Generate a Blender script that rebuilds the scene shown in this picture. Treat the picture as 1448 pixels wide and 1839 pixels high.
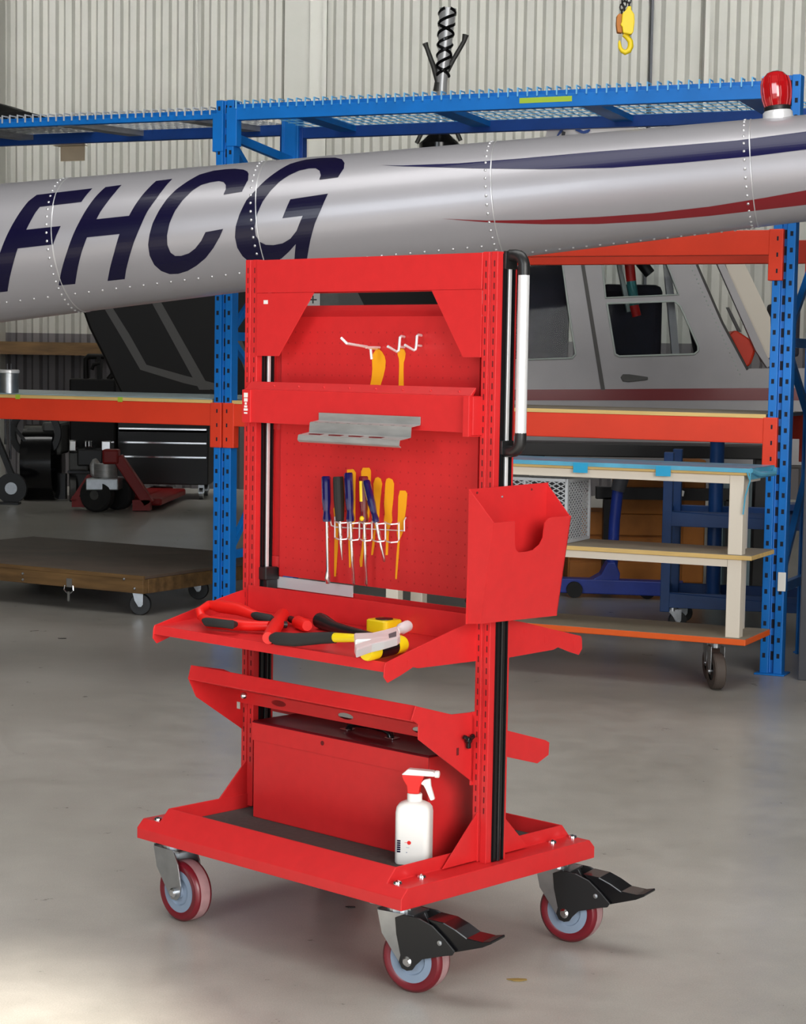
import bpy, bmesh, math, random
from math import sin, cos, pi, sqrt, atan2, radians
from mathutils import Vector, Matrix
from mathutils.geometry import tessellate_polygon
random.seed(7)
for o in list(bpy.data.objects): bpy.data.objects.remove(o)
S = bpy.context.scene
COL = S.collection
# ------------------------------------------------------------------ camera
FPX, CY, PITCH, ROLL, EYE = 3534.97, 956.29, 0.0865526, -0.0164018, 1.45
R_ = Vector((cos(ROLL), -sin(ROLL)*sin(PITCH), -sin(ROLL)*cos(PITCH)))
U_ = Vector((sin(ROLL), cos(ROLL)*sin(PITCH), cos(ROLL)*cos(PITCH)))
F_ = Vector((0, cos(PITCH), -sin(PITCH)))
cam = bpy.data.objects.new('camera', bpy.data.cameras.new('camera')); COL.objects.link(cam)
M = Matrix.Identity(4)
for i in range(3): M[i][0] = R_[i]; M[i][1] = U_[i]; M[i][2] = -F_[i]
M[2][3] = EYE
cam.matrix_world = M
cam.data.sensor_width = 36; cam.data.lens = FPX*36/1839
cam.data.shift_y = (CY-919.5)/1839
cam.data.clip_start = .1; cam.data.clip_end = 200
S.camera = cam
# ------------------------------------------------------------------ light and exposure
S.view_settings.view_transform = 'Standard'; S.view_settings.look = 'None'
S.view_settings.gamma = 1; S.view_settings.use_curve_mapping = False
S.view_settings.exposure = 0.42
W = bpy.data.worlds.new('sky'); S.world = W; W.use_nodes = True
bg = W.node_tree.nodes['Background']; bg.inputs[0].default_value = (0.86, 0.93, 1.0, 1); bg.inputs[1].default_value = .8
def area(name, loc, target, sx, sy, power, col=(1, 1, 1)):
    d = bpy.data.lights.new(name, 'AREA'); d.shape = 'RECTANGLE'; d.size = sx; d.size_y = sy; d.energy = power; d.color = col
    o = bpy.data.objects.new(name, d); COL.objects.link(o); o.location = loc
    o.rotation_euler = (Vector(target)-Vector(loc)).to_track_quat('-Z', 'Y').to_euler(); return o
area('door_daylight', (3.4, -2.6, 2.9), (.4, 5.5, .9), 5.0, 3.6, 430, (1, .97, .93))
area('left_daylight', (-4.6, -2.2, 3.2), (-.5, 6, .8), 3.0, 3.2, 150, (.88, .94, 1))
area('roof_light', (0, 5.2, 6.9), (0, 5.6, 0), 8, 3, 230, (1, 1, .98))
L2 = area('added_wall_fill', (-.5, 19.2, 7.1), (-.5, 22.0, 3.9), 16, .8, 250, (1, 1, .97)); L2.data.spread = radians(95)  # added lamp, no fixture there: brightens the upper back wall
sun = bpy.data.objects.new('sun', bpy.data.lights.new('sun', 'SUN')); COL.objects.link(sun)
sun.data.energy = 14; sun.data.angle = radians(2.2); sun.data.color = (1, .93, .82)
sun.rotation_euler = Vector((-.464*.89, .886*.89, -.455)).to_track_quat('-Z', 'Y').to_euler()
# ------------------------------------------------------------------ materials
def new_mat(name):
    m = bpy.data.materials.new(name); m.use_nodes = True
    return m, m.node_tree, m.node_tree.nodes['Principled BSDF']
def srgb(c):
    return tuple((x/12.92 if x <= .04045 else ((x+.055)/1.055)**2.4) for x in [v/255 for v in c])+(1,)
MATS = {}
def mat(name, rgb, rough=.5, metal=0, var=0, scale=8, bump=0, coat=0, emit=0, alpha=1, trans=0, stretch=(1, 1, 1), spec=.5):
    m, nt, b = new_mat(name)
    c = srgb(rgb); b.inputs['Roughness'].default_value = rough; b.inputs['Metallic'].default_value = metal
    b.inputs['Base Color'].default_value = c; b.inputs['Specular IOR Level'].default_value = spec
    if coat: b.inputs['Coat Weight'].default_value = coat; b.inputs['Coat Roughness'].default_value = .08
    if trans: b.inputs['Transmission Weight'].default_value = trans
    if emit: b.inputs['Emission Color'].default_value = c; b.inputs['Emission Strength'].default_value = emit
    tc = nt.nodes.new('ShaderNodeTexCoord'); mp = nt.nodes.new('ShaderNodeMapping'); mp.inputs['Scale'].default_value = stretch
    nt.links.new(tc.outputs['Object'], mp.inputs[0])
    n = nt.nodes.new('ShaderNodeTexNoise'); n.inputs['Scale'].default_value = scale; n.inputs['Detail'].default_value = 6
    nt.links.new(mp.outputs[0], n.inputs[0])
    if var:
        r = nt.nodes.new('ShaderNodeValToRGB')
        r.color_ramp.elements[0].position = .3; r.color_ramp.elements[1].position = .7
        r.color_ramp.elements[0].color = tuple(x*(1-var) for x in c[:3])+(1,)
        r.color_ramp.elements[1].color = tuple(min(1, x*(1+var)) for x in c[:3])+(1,)
        nt.links.new(n.outputs['Fac'], r.inputs[0]); nt.links.new(r.outputs[0], b.inputs['Base Color'])
    if bump:
        bp = nt.nodes.new('ShaderNodeBump'); bp.inputs['Strength'].default_value = bump; bp.inputs['Distance'].default_value = .002
        nt.links.new(n.outputs['Fac'], bp.inputs['Height']); nt.links.new(bp.outputs[0], b.inputs['Normal'])
    MATS[name] = m; return m
RED = mat('red_paint', (208, 42, 44), .36, var=.04, scale=30, bump=.06, spec=.45)
REDH = mat('red_handle_plastic', (226, 30, 24), .4)
ORG = mat('orange_beam_paint', (232, 62, 32), .5, var=.06, scale=5)
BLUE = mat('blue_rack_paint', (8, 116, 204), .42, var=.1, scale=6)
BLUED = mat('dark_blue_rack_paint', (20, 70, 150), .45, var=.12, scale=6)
BLUET = mat('blue_trolley_paint', (24, 74, 138), .4, var=.15, scale=9)
BLACK = mat('black_plastic', (26, 26, 27), .4)
BLACKG = mat('glossy_black', (18, 18, 20), .18)
RUB = mat('black_rubber', (34, 34, 34), .75, bump=.3, scale=60)
MATG = mat('dark_grey_rubber_mat', (74, 72, 70), .9, var=.15, scale=90, bump=.4)
CHR = mat('chrome', (225, 228, 232), .13, 1)
STEEL = mat('zinc_steel', (186, 190, 194), .34, 1, var=.1, scale=25)
GALV = mat('galvanised_steel', (178, 178, 176), .45, .5, var=.14, scale=14, stretch=(1, 1, 4))
ALU = mat('bright_aluminium', (240, 241, 243), .3, .35)
HUB = mat('blue_grey_hub', (134, 150, 170), .42, var=.06)
TIRE = mat('maroon_polyurethane', (112, 22, 34), .32, spec=.6)
TREAD = mat('worn_tread_band', (178, 140, 142), .55, var=.12, scale=40)
WHITE = mat('white_plastic', (245, 245, 240), .45)
STICK = mat('white_sticker', (235, 232, 230), .6)
YEL = mat('yellow_paint', (236, 206, 20), .4)
YORG = mat('yellow_orange_decal', (250, 172, 14), .55)
BOOM = mat('silver_aircraft_paint', (168, 166, 171), .38, .35, var=.03, scale=2.5, coat=.25)
BOOMW = mat('satin_rivet_silver', (222, 222, 225), .35, .7)
NAVY = mat('navy_decal', (12, 8, 44), .25, coat=.12, spec=.3)
MAROON = mat('maroon_decal', (126, 20, 30), .35, coat=.1)
NAVYS = mat('navy_stripe', (10, 8, 62), .25, coat=.12, spec=.3)
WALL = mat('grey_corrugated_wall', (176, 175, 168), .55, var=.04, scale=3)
WALLL = mat('shade_grey_wall_lower', (104, 100, 102), .6, var=.06, scale=3)  # wall grey darkened, shade on the lower wall put into the colour
WTRIM = mat('pale_wall_trim', (188, 187, 180), .6)
WOOD = mat('old_plywood', (112, 84, 50), .6, var=.4, scale=5, stretch=(.5, 4, 4), bump=.3)
WOODT = mat('dark_worn_board', (98, 82, 70), .6, var=.18, scale=4, bump=.2)
PLY = mat('chipboard_shelf', (150, 140, 122), .65, var=.1, scale=7, bump=.15)
PLYE = mat('pine_edge', (226, 190, 120), .6, var=.12, scale=9, stretch=(.4, 4, 4))
BOX = mat('orange_brown_crate', (182, 112, 42), .6, var=.25, scale=5)
CREAM = mat('cream_table_paint', (238, 228, 212), .45)
SHEET = mat('blue_plastic_sheet', (96, 176, 208), .25, var=.18, scale=6, bump=.5)
SHEETL = mat('pale_blue_sheet', (150, 176, 184), .3, var=.12, scale=6, bump=.4)
TAPEB = mat('blue_tape', (40, 168, 216), .6)
TAPEG = mat('green_tape', (170, 200, 60), .6)
EDGE = mat('orange_edging', (240, 98, 26), .5)
DKG = mat('dark_grey_steel', (78, 80, 86), .55, var=.08, scale=5, bump=.1)
HELI = mat('silver_cabin_paint', (172, 170, 172), .45, .2, var=.04, scale=5)
HELIF = mat('pale_window_seal', (196, 206, 200), .4)
BLK = mat('black_aircraft_paint', (20, 18, 17), .5, spec=.25)
STR = mat('grey_aircraft_stripe', (84, 82, 80), .5)
DRED = mat('dark_red_truck', (150, 22, 20), .45)
CARD = mat('cardboard', (196, 178, 152), .8, var=.08)
MESHG = mat('light_grey_mesh_paint', (196, 200, 204), .45)
SLOT = mat('dark_slot', (104, 12, 16), .8)
HOLE = mat('dark_red_hole', (184, 30, 32), .8)
SLOTB = mat('dark_blue_slot', (12, 22, 42), .8)
GRIME = mat('dark_grey_engine', (92, 92, 90), .5, .3, var=.2, scale=12)
TEAL = mat('teal_label', (60, 130, 130), .5)
SEAT = mat('dark_upholstery', (52, 50, 62), .8, var=.15)
NAVYP = mat('clear_navy_plastic', (22, 18, 80), .15, coat=.7)
MARP = mat('clear_maroon_plastic', (110, 16, 30), .2, coat=.7)
BROWN = mat('brown_paper', (150, 124, 66), .7, var=.2)
def glass(name, rgb, rough=.03):
    m = mat(name, rgb, rough, trans=1); m.node_tree.nodes['Principled BSDF'].inputs['IOR'].default_value = 1.12; return m
GLASS = glass('window_pane_glass', (225, 230, 232)); REDG = mat('red_beacon_glass', (190, 16, 24), .08, coat=1, trans=.15)
def floor_mat():
    m, nt, b = new_mat('polished_concrete')
    N = nt.nodes.new; Lk = nt.links.new
    tc = N('ShaderNodeTexCoord')
    n1 = N('ShaderNodeTexNoise'); n1.inputs['Scale'].default_value = .55; n1.inputs['Detail'].default_value = 8; n1.inputs['Roughness'].default_value = .62
    n2 = N('ShaderNodeTexNoise'); n2.inputs['Scale'].default_value = 7; n2.inputs['Detail'].default_value = 10; n2.inputs['Roughness'].default_value = .7
    n3 = N('ShaderNodeTexNoise'); n3.inputs['Scale'].default_value = 260; n3.inputs['Detail'].default_value = 2
    for n in (n1, n2, n3): Lk(tc.outputs['Object'], n.inputs[0])
    r = N('ShaderNodeValToRGB'); e = r.color_ramp.elements
    e[0].position = .34; e[0].color = srgb((158, 154, 146)); e[1].position = .66; e[1].color = srgb((182, 178, 171))
    Lk(n1.outputs['Fac'], r.inputs[0])
    r2 = N('ShaderNodeValToRGB'); e = r2.color_ramp.elements
    e[0].position = .3; e[0].color = (.86, .86, .86, 1); e[1].position = .62; e[1].color = (1.03, 1.03, 1.03, 1)
    Lk(n2.outputs['Fac'], r2.inputs[0])
    mx = N('ShaderNodeMix'); mx.data_type = 'RGBA'; mx.blend_type = 'MULTIPLY'; mx.inputs[0].default_value = 1
    Lk(r.outputs[0], mx.inputs[6]); Lk(r2.outputs[0], mx.inputs[7])
    r3 = N('ShaderNodeValToRGB'); e = r3.color_ramp.elements
    e[0].position = .3; e[0].color = (.88, .88, .88, 1); e[1].position = .7; e[1].color = (1.1, 1.1, 1.1, 1)
    Lk(n3.outputs['Fac'], r3.inputs[0])
    m2 = N('ShaderNodeMix'); m2.data_type = 'RGBA'; m2.blend_type = 'MULTIPLY'; m2.inputs[0].default_value = 1
    Lk(mx.outputs[2], m2.inputs[6]); Lk(r3.outputs[0], m2.inputs[7]); Lk(m2.outputs[2], b.inputs['Base Color'])
    mr = N('ShaderNodeMapRange'); mr.inputs[3].default_value = .2; mr.inputs[4].default_value = .42
    Lk(n2.outputs['Fac'], mr.inputs[0]); Lk(mr.outputs[0], b.inputs['Roughness'])
    bp = N('ShaderNodeBump'); bp.inputs['Strength'].default_value = .12; bp.inputs['Distance'].default_value = .003
    Lk(n2.outputs['Fac'], bp.inputs['Height']); Lk(bp.outputs[0], b.inputs['Normal'])
    b.inputs['Specular IOR Level'].default_value = .6
    return m
FLOOR = floor_mat()
# ------------------------------------------------------------------ helpers
def ray(px, py):
    return R_*((px-724)/FPX) + U_*(-(py-CY)/FPX) + F_
EYEV = Vector((0, 0, EYE))
def onplane(px, py, n, d):
    r = ray(px, py); n = Vector(n); return EYEV + r*((d-n.dot(EYEV))/n.dot(r))
def at(px, py, Y): return onplane(px, py, (0, 1, 0), Y)
def ground(px, py, z=0): return onplane(px, py, (0, 0, 1), z)
class Frame:
    def __init__(s, x, y, th, z=0):
        s.o = Vector((x, y, z)); s.th = th; s.u = Vector((cos(th), sin(th), 0)); s.v = Vector((-sin(th), cos(th), 0)); s.w = Vector((0, 0, 1))
    def l(s, P): P = Vector(P)-s.o; return Vector((P.dot(s.u), P.dot(s.v), P.z))
    def g(s, u, v, z): return s.o+s.u*u+s.v*v+s.w*z
    def U(s, px, py, u): return s.l(onplane(px, py, s.u, u+s.o.dot(s.u)))
    def V(s, px, py, v): return s.l(onplane(px, py, s.v, v+s.o.dot(s.v)))
    def Z(s, px, py, z): return s.l(onplane(px, py, s.w, z+s.o.z))
class MB:
    def __init__(s): s.v = []; s.f = []; s.m = []
    def add(s, vs, fs, mi=0):
        b = len(s.v); s.v += [Vector(p) for p in vs]; s.f += [tuple(b+i for i in f) for f in fs]; s.m += [mi]*len(fs); return s
    def box(s, x0, x1, y0, y1, z0, z1, mi=0):
        vs = [(x, y, z) for x in (x0, x1) for y in (y0, y1) for z in (z0, z1)]
        return s.add(vs, [(0, 1, 3, 2), (4, 6, 7, 5), (0, 4, 5, 1), (2, 3, 7, 6), (0, 2, 6, 4), (1, 5, 7, 3)], mi)
    def obox(s, c, ax, ay, az, mi=0):
        c, ax, ay, az = map(Vector, (c, ax, ay, az))
        vs = [c+ax*a+ay*b+az*d for a in (-1, 1) for b in (-1, 1) for d in (-1, 1)]
        return s.add(vs, [(0, 1, 3, 2), (4, 6, 7, 5), (0, 4, 5, 1), (2, 3, 7, 6), (0, 2, 6, 4), (1, 5, 7, 3)], mi)
    def bar(s, p, q, w, h=None, up=(0, 0, 1), mi=0):
        p, q = Vector(p), Vector(q); h = h or w; d = (q-p); L = d.length; d.normalize(); up = Vector(up)
        sd = d.cross(up)
        if sd.length < 1e-4: sd = d.cross(Vector((1, 0, 0)))
        sd.normalize(); up = sd.cross(d)
        return s.obox((p+q)/2, d*L/2, sd*w/2, up*h/2, mi)
    def prism(s, pts, ex, mi=0, holes=()):
        pts = [Vector(p) for p in pts]; ex = Vector(ex)
        loops = [pts]+[[Vector(p) for p in h] for h in holes]
        nrm = Vector((0, 0, 0))
        for i in range(len(pts)): nrm += pts[i].cross(pts[(i+1) % len(pts)])
        nrm.normalize()
        a = nrm.orthogonal().normalized(); b_ = nrm.cross(a)
        l2 = [[Vector((p.dot(a), p.dot(b_), 0)) for p in l] for l in loops]
        tri = tessellate_polygon(l2)
        flat = [p for l in loops for p in l]; n = len(flat)
        vs = flat+[p+ex for p in flat]; fs = []
        for t in tri:
            fs.append(tuple(t)); fs.append(tuple(n+i for i in reversed(t)))
        o = 0
        for l in loops:
            k = len(l)
            for i in range(k): j = (i+1) % k; fs.append((o+i, o+j, n+o+j, n+o+i))
            o += k
        return s.add(vs, fs, mi)
    def tube(s, pts, r, n=8, mi=0, cap=True, rs=None):
        pts = [Vector(p) for p in pts]; rings = []
        t0 = (pts[1]-pts[0]).normalized(); nv = t0.orthogonal().normalized()
        for i, p in enumerate(pts):
            if i == 0: t = t0
            elif i == len(pts)-1: t = (pts[i]-pts[i-1]).normalized()
            else: t = ((pts[i+1]-pts[i]).normalized()+(pts[i]-pts[i-1]).normalized()).normalized()
            nv = (nv-t*nv.dot(t)).normalized(); bv = t.cross(nv); rr = rs[i] if rs else r
            rings.append([p+(nv*cos(2*pi*k/n)+bv*sin(2*pi*k/n))*rr for k in range(n)])
        vs = [p for rg in rings for p in rg]; fs = []
        for i in range(len(rings)-1):
            for k in range(n):
                k2 = (k+1) % n; fs.append((i*n+k, i*n+k2, (i+1)*n+k2, (i+1)*n+k))
        if cap: fs.append(tuple(range(n))[::-1]); fs.append(tuple((len(rings)-1)*n+k for k in range(n)))
        return s.add(vs, fs, mi)
    def lathe(s, c, ax, prof, n=32, mi=0, mis=None):     # prof: (r, h) along ax
        c = Vector(c); ax = Vector(ax).normalized(); a = ax.orthogonal().normalized(); b = ax.cross(a)
        vs = []; 
        for r, h in prof:
            for k in range(n): vs.append(c+ax*h+(a*cos(2*pi*k/n)+b*sin(2*pi*k/n))*max(r, 1e-5))
        for i in range(len(prof)-1):
            fs = []
            for k in range(n):
                k2 = (k+1) % n; fs.append((i*n+k, i*n+k2, (i+1)*n+k2, (i+1)*n+k))
            if i == 0: s.add(vs, fs, mis[i] if mis else mi); base = len(s.v)-len(vs)
            else:
                s.f += [tuple(base+q for q in f) for f in fs]; s.m += [mis[i] if mis else mi]*len(fs)
        return s
    def ball(s, c, r, n=8, mi=0, ax=(0, 0, 1), flat=1):
        return s.lathe(c, ax, [(r*sin(pi*i/(n//2+1)), -r*flat*cos(pi*i/(n//2+1))) for i in range(n//2+2)], n, mi)
    def build(s, name, mats, parent=None, smooth=None, bevel=0, label=None, seg=2):
        me = bpy.data.meshes.new(name); me.from_pydata([tuple(v) for v in s.v], [], s.f)
        if not isinstance(mats, (list, tuple)): mats = [mats]
        for m in mats: me.materials.append(m)
        for p, i in zip(me.polygons, s.m): p.material_index = i
        bm = bmesh.new(); bm.from_mesh(me); bmesh.ops.remove_doubles(bm, verts=bm.verts, dist=1e-6)
        bmesh.ops.recalc_face_normals(bm, faces=bm.faces); bm.to_mesh(me); bm.free()
        if smooth:
            me.shade_smooth(); me.set_sharp_from_angle(angle=radians(smooth))
        o = bpy.data.objects.new(name, me); COL.objects.link(o)
        if parent: o.parent = parent
        if bevel:
            b = o.modifiers.new('bevel', 'BEVEL'); b.width = bevel; b.segments = seg; b.limit_method = 'ANGLE'; b.angle_limit = radians(35)
            b.harden_normals = False
        if label: o['label'] = label
        return o
def tag(o, label, cat, group=None, kind=None):
    o['label'] = label; o['category'] = cat
    if group: o['group'] = group
    if kind: o['kind'] = kind
    return o
def stuff(o): o['kind'] = 'stuff'; return o
def struct(o, label=None):
    o['kind'] = 'structure'
    if label: o['label'] = label
    return o
def thing(name, fr, label, cat, group=None, at_=None):
    o = bpy.data.objects.new(name, None); COL.objects.link(o); o.empty_display_size = .1
    if isinstance(fr, Frame): o.location = fr.o; o.rotation_euler = (0, 0, fr.th)
    else: o.location = fr
    return tag(o, label, cat, group)
def lerp(a, b, t): return a+(b-a)*t
def arc(c, r, a0, a1, n, ax1=(1, 0, 0), ax2=(0, 0, 1)):
    c, ax1, ax2 = Vector(c), Vector(ax1), Vector(ax2)
    return [c+(ax1*cos(radians(lerp(a0, a1, i/n)))+ax2*sin(radians(lerp(a0, a1, i/n))))*r for i in range(n+1)]

# ================================================================== SETTING
struct(MB().box(-14, 12, -8, 24, -.1, 0).build('floor', FLOOR), 'grey polished concrete hangar floor with faint stains')
HC = 7.2
CEIL = mat('dull_ceiling', (120, 120, 118), .8)
struct(MB().box(-14, 12, -4, 24, HC, HC+.1).build('ceiling', CEIL))
struct(MB().box(-14, -13.9, -4, 24, 0, HC).build('wall_left', CEIL))
struct(MB().box(11.9, 12, -4, 24, 0, HC).build('wall_right', CEIL))
struct(MB().box(-14, -6.5, -4.1, -4, 0, HC).box(-6.5, 3.82, -4.1, -4, 4.95, HC).box(3.82, 12, -4.1, -4, 0, HC).build('wall_front', CEIL), 'hangar front wall around the open doorway')
wb = bpy.data.objects.new('wall_back', None); COL.objects.link(wb); struct(wb, 'grey corrugated steel hangar wall')
def rib_panel(x0, Y, pitch, nribs, z0, z1, m):
    # trapezoid ribs, one sheet
    pr = []
    for i in range(nribs):
        x = x0+i*pitch
        pr += [(x, 0), (x+pitch*.30, 0), (x+pitch*.46, -.055), (x+pitch*.84, -.055)]
    pr.append((x0+nribs*pitch, 0))
    b = MB(); n = len(pr)
    vs = [(x, Y+y, z0) for x, y in pr]+[(x, Y+y, z1) for x, y in pr]
    b.add(vs, [(i, i+1, n+i+1, n+i) for i in range(n-1)])
    b.build('wall_panel', m, wb); return x0+nribs*pitch
def xw(px, Y): return at(px, 400, Y).x
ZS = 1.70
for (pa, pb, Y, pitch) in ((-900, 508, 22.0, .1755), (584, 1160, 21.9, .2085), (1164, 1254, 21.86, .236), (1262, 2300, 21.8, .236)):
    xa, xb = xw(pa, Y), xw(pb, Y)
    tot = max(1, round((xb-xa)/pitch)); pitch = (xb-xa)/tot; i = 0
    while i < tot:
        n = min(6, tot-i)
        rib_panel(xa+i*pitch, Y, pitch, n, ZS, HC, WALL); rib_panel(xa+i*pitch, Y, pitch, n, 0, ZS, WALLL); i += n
struct(MB().box(-14, 12, 22.05, 22.15, 0, HC).build('wall_outer', WALL))
def pilaster(p0, p1, Y, d, m=WTRIM):
    b = MB().box(xw(p0, Y), xw(p1, Y), Y-d, 22.05, 0, HC); o = b.build('trim_1', m); struct(o); return o
pilaster(508, 553, 21.95, .03, WALL); pilaster(553, 583, 21.9, .04); pilaster(576, 583, 21.85, .05)
pilaster(1160, 1164, 21.8, .02, DKG); pilaster(1254, 1262, 21.8, .12); pilaster(-14, 5, 21.8, .15)
o = MB().tube([at(353, -60, 21.8), at(355, 150, 21.8), at(360, 300, 21.8)], .015, 8).build('wall_conduit', WTRIM)
tag(o, 'thin pale vertical conduit on corrugated wall above left rack deck', 'pipe')
b = MB(); b.box(xw(-200, 21.4), xw(186, 21.4), 21.55, 21.94, at(0, 636, 21.6).z, at(0, 613, 21.6).z)
tag(b.build('wall_plank', WOOD), 'brown wooden beam fixed along wall left behind dark aircraft', 'beam')

# ================================================================== TOOL TROLLEY
CF = Frame(-.0900518, 4.9610144, -.7552471)
CW, CD = .9458, .7124
zb, zv, zl, zf, cc, ob, ee = .206, .2345, .2551, .2874, .0202, .066, .0502
cart = thing('tool_trolley', CF, 'tall red steel double-sided tool trolley on four castors', 'trolley')
hw, hd = CW/2, CD/2
b = MB()
for s in (-1, 1):   # long sides: one bent sheet
    y = lambda d: s*(hd-d)
    P = [(-hw, y(0), zb), (hw, y(0), zb), (hw, y(0), zv), (-hw, y(0), zv), (hw, y(cc), zl), (-hw, y(cc), zl),
         (hw-ob, y(cc), zl), (-hw+ob, y(cc), zl), (hw-ob, y(ee), zf), (-hw+ob, y(ee), zf),
         (hw-ob, y(ee+.004), zf), (-hw+ob, y(ee+.004), zf), (hw-ob, y(ee+.004), .245), (-hw+ob, y(ee+.004), .245)]
    b.add(P, [(0, 1, 2, 3), (3, 2, 4, 6, 7, 5), (7, 6, 8, 9), (9, 8, 10, 11), (11, 10, 12, 13)])
for s in (-1, 1):   # short sides with ledge
    x = lambda d: s*(hw-d)
    P = [(x(0), -hd, zb), (x(0), hd, zb), (x(0), hd, zv), (x(0), hd-cc, zl), (x(0), -hd+cc, zl), (x(0), -hd, zv),
         (x(ob), hd-cc, zl), (x(ob), -hd+cc, zl), (x(ob), hd-ee, zf), (x(ob), -hd+ee, zf), (x(ob+.004), hd-ee-.004, zf), (x(ob+.004), -hd+ee+.004, zf),
         (x(ob+.004), hd-ee-.004, .245), (x(ob+.004), -hd+ee+.004, .245)]
    b.add(P, [(0, 1, 2, 3, 4, 5), (4, 3, 6, 7), (7, 6, 8, 9), (9, 8, 10, 11), (11, 10, 12, 13)])
b.add([(-hw, -hd, zb), (hw, -hd, zb), (hw, hd, zb), (-hw, hd, zb)], [(0, 1, 2, 3)])
b.add([(-hw+ob, -hd+ee, .245), (hw-ob, -hd+ee, .245), (hw-ob, hd-ee, .245), (-hw+ob, hd-ee, .245)], [(0, 1, 2, 3)])
b.build('base_frame', RED, cart, bevel=.0025)
for su in (-1, 1):
    for sv in (-1, 1):
        for d in (.034, .115):
            MB().lathe((su*(hw-.045), sv*(hd-d), zl), (0, 0, 1), [(.011, 0), (.011, .003), (.009, .007), (.0, .0095)], 12).build('bolt', CHR, cart, 40)
# castors
def castor(su, sv, phi, brake):
    r, w, t, a = .079, .054, .0462, .0688
    c = MB(); ex = Vector((cos(phi), sin(phi), 0)); ey = Vector((-sin(phi), cos(phi), 0)); ez = Vector((0, 0, 1))
    o = Vector((su*(hw-a), sv*(hd-a), 0)); wc = o+ex*t+ez*r
    T = lambda p, q, h=0: wc+ex*p+ez*q+ey*h
    c.obox(o+ez*(zb-.003), ex*.055, ey*.045, ez*.003)
    c.lathe(o+ez*(zb-.03), ez, [(0, 0), (.03, 0), (.034, .006), (.034, .018), (.026, .024), (0, .024)], 24)
    prof = [(-.085, .108), (-.008, .108), (.012, .075), (.024, .02), (.02, -.008), (.008, -.02), (-.012, -.02), (-.026, -.004), (-.045, .02), (-.072, .055)]
    for s in (-1, 1): c.prism([T(p, q, s*.034) for p, q in prof], ey*s*.004)
    c.prism([T(-.085, .108, -.036), T(.012, .108, -.036), T(.012, .108, .036), T(-.085, .108, .036)], ez*-.005)
    c.prism([T(-.085, .108, -.036), T(-.072, .055, -.036), T(-.072, .055, .036), T(-.085, .108, .036)], ex*.004)
    root = c.build('castor', STEEL, cart, bevel=.001)
    wl = MB(); hwid = w/2
    pr = [(.052, -hwid+.004), (.058, -hwid), (r-.008, -hwid), (r-.001, -hwid+.006), (r, -hwid+.012), (r, hwid-.012), (r-.001, hwid-.006), (r-.008, hwid), (.058, hwid), (.052, hwid-.004)]
    wl.lathe(wc, ey, pr, 48, mis=[0, 0, 0, 0, 1, 0, 0, 0, 0]); wl.build('wheel', [TIRE, TREAD], root, 40)
    h = MB(); k = hwid-.002
    ph = [(0, -k-.006), (.016, -k-.006), (.018, -k+.002), (.026, -k+.004), (.034, -k+.004), (.037, -k), (.060, -k), (.062, -k+.003), (.062, k-.003), (.060, k), (.037, k), (.034, k-.004), (.018, k-.002), (.016, k+.006), (0, k+.006)]
    h.lathe(wc, ey, ph, 40); h.build('wheel_hub', HUB, root, 30)
    x = MB().lathe(wc, ey, [(0, -.049), (.008, -.049), (.0125, -.0445), (.0125, -.036), (.0125, .036), (.0125, .0445), (.008, .049), (0, .049)], 12)
    x.build('axle_bolt', CHR, root, 40)
    if brake:
        B = MB()
        sh = [(-.034, .098), (-.012, .108), (.03, .106), (.066, .094), (.10, .068), (.125, .045), (.118, .034), (.10, .030), (.04, .012), (.022, -.006), (.014, -.018), (0, -.022), (-.014, -.018), (-.022, -.004), (-.018, .012), (-.03, .06)]
        for s in (-1, 1): B.prism([T(p, q, s*.0385) for p, q in sh], ey*s*.005)
        B.build('brake_housing', BLACK, root, bevel=.0015)
        Q = MB(); m = [(.045, .106), (.09, .103), (.12, .092), (.15, .077), (.19, .075), (.212, .080), (.213, .074), (.19, .062), (.15, .049), (.122, .040), (.10, .034), (.10, .055), (.07, .085)]
        Q.prism([T(p, q, -.034) for p, q in m], ey*.068); Q.build('brake_pedal', BLACKG, root, bevel=.002)
        MB().lathe(T(.086, .058, -.0435), ey*-1, [(.006, 0), (.006, .002), (0, .003)], 12).build('pedal_rivet', STEEL, root)
castor(1, -1, .22, True); castor(-1, -1, 0, False); castor(1, 1, .22, True); castor(-1, 1, 0, False)
# posts
ZT = 1.71
def post(u0, u1):
    b = MB(); uc = (u0+u1)/2; g = .0035
    pl = [(u0, -.036), (uc-g, -.036), (uc-g, -.031), (uc+g, -.031), (uc+g, -.036), (u1, -.036), (u1, .036), (uc+g, .036), (uc+g, .031), (uc-g, .031), (uc-g, .036), (u0, .036)]
    b.prism([(x, y, zl) for x, y in pl], (0, 0, ZT-zl)); p = b.build('post', RED, cart, bevel=.0012)
    s = MB(); z = zl+.12
    while z < ZT-.02:
        for sv in (-1, 1):
            for du in (-.013, .013): s.box(uc+du-.0018, uc+du+.0018, sv*.0361-.0004, sv*.0361+.0004, z, z+.014)
        z += .026
    stuff(s.build('post_slots', SLOT, p))
    for (uu, s_) in ((u0, -1), (u1, 1)):
        k = MB(); k.box(uu, uu+s_*.002, -.017, .027, zl+.001, ZT-.004)
        k.tube([(uu+s_*.003, .006, zl+.002), (uu+s_*.003, .006, .84)], .005, 8)
        for q in (-.012, .021): k.box(uu, uu+s_*.005, q-.002, q+.002, zl+.002, ZT-.01)
        k.build('channel', BLACKG, p)
        MB().box(uu+s_*.001, uu+s_*.0055, .001, .011, .86, ZT-.03).build('guide_rod', ALU, p, bevel=.0015)
post(.402, .447); post(-.428, -.382)
# foot gussets
for u in (.415, -.412):
    MB().prism([(u, -.036, .375), (u, -.158, .258), (u, .158, .258), (u, .036, .375)], (.004, 0, 0)).build('foot_gusset', RED, cart, bevel=.001)
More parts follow.
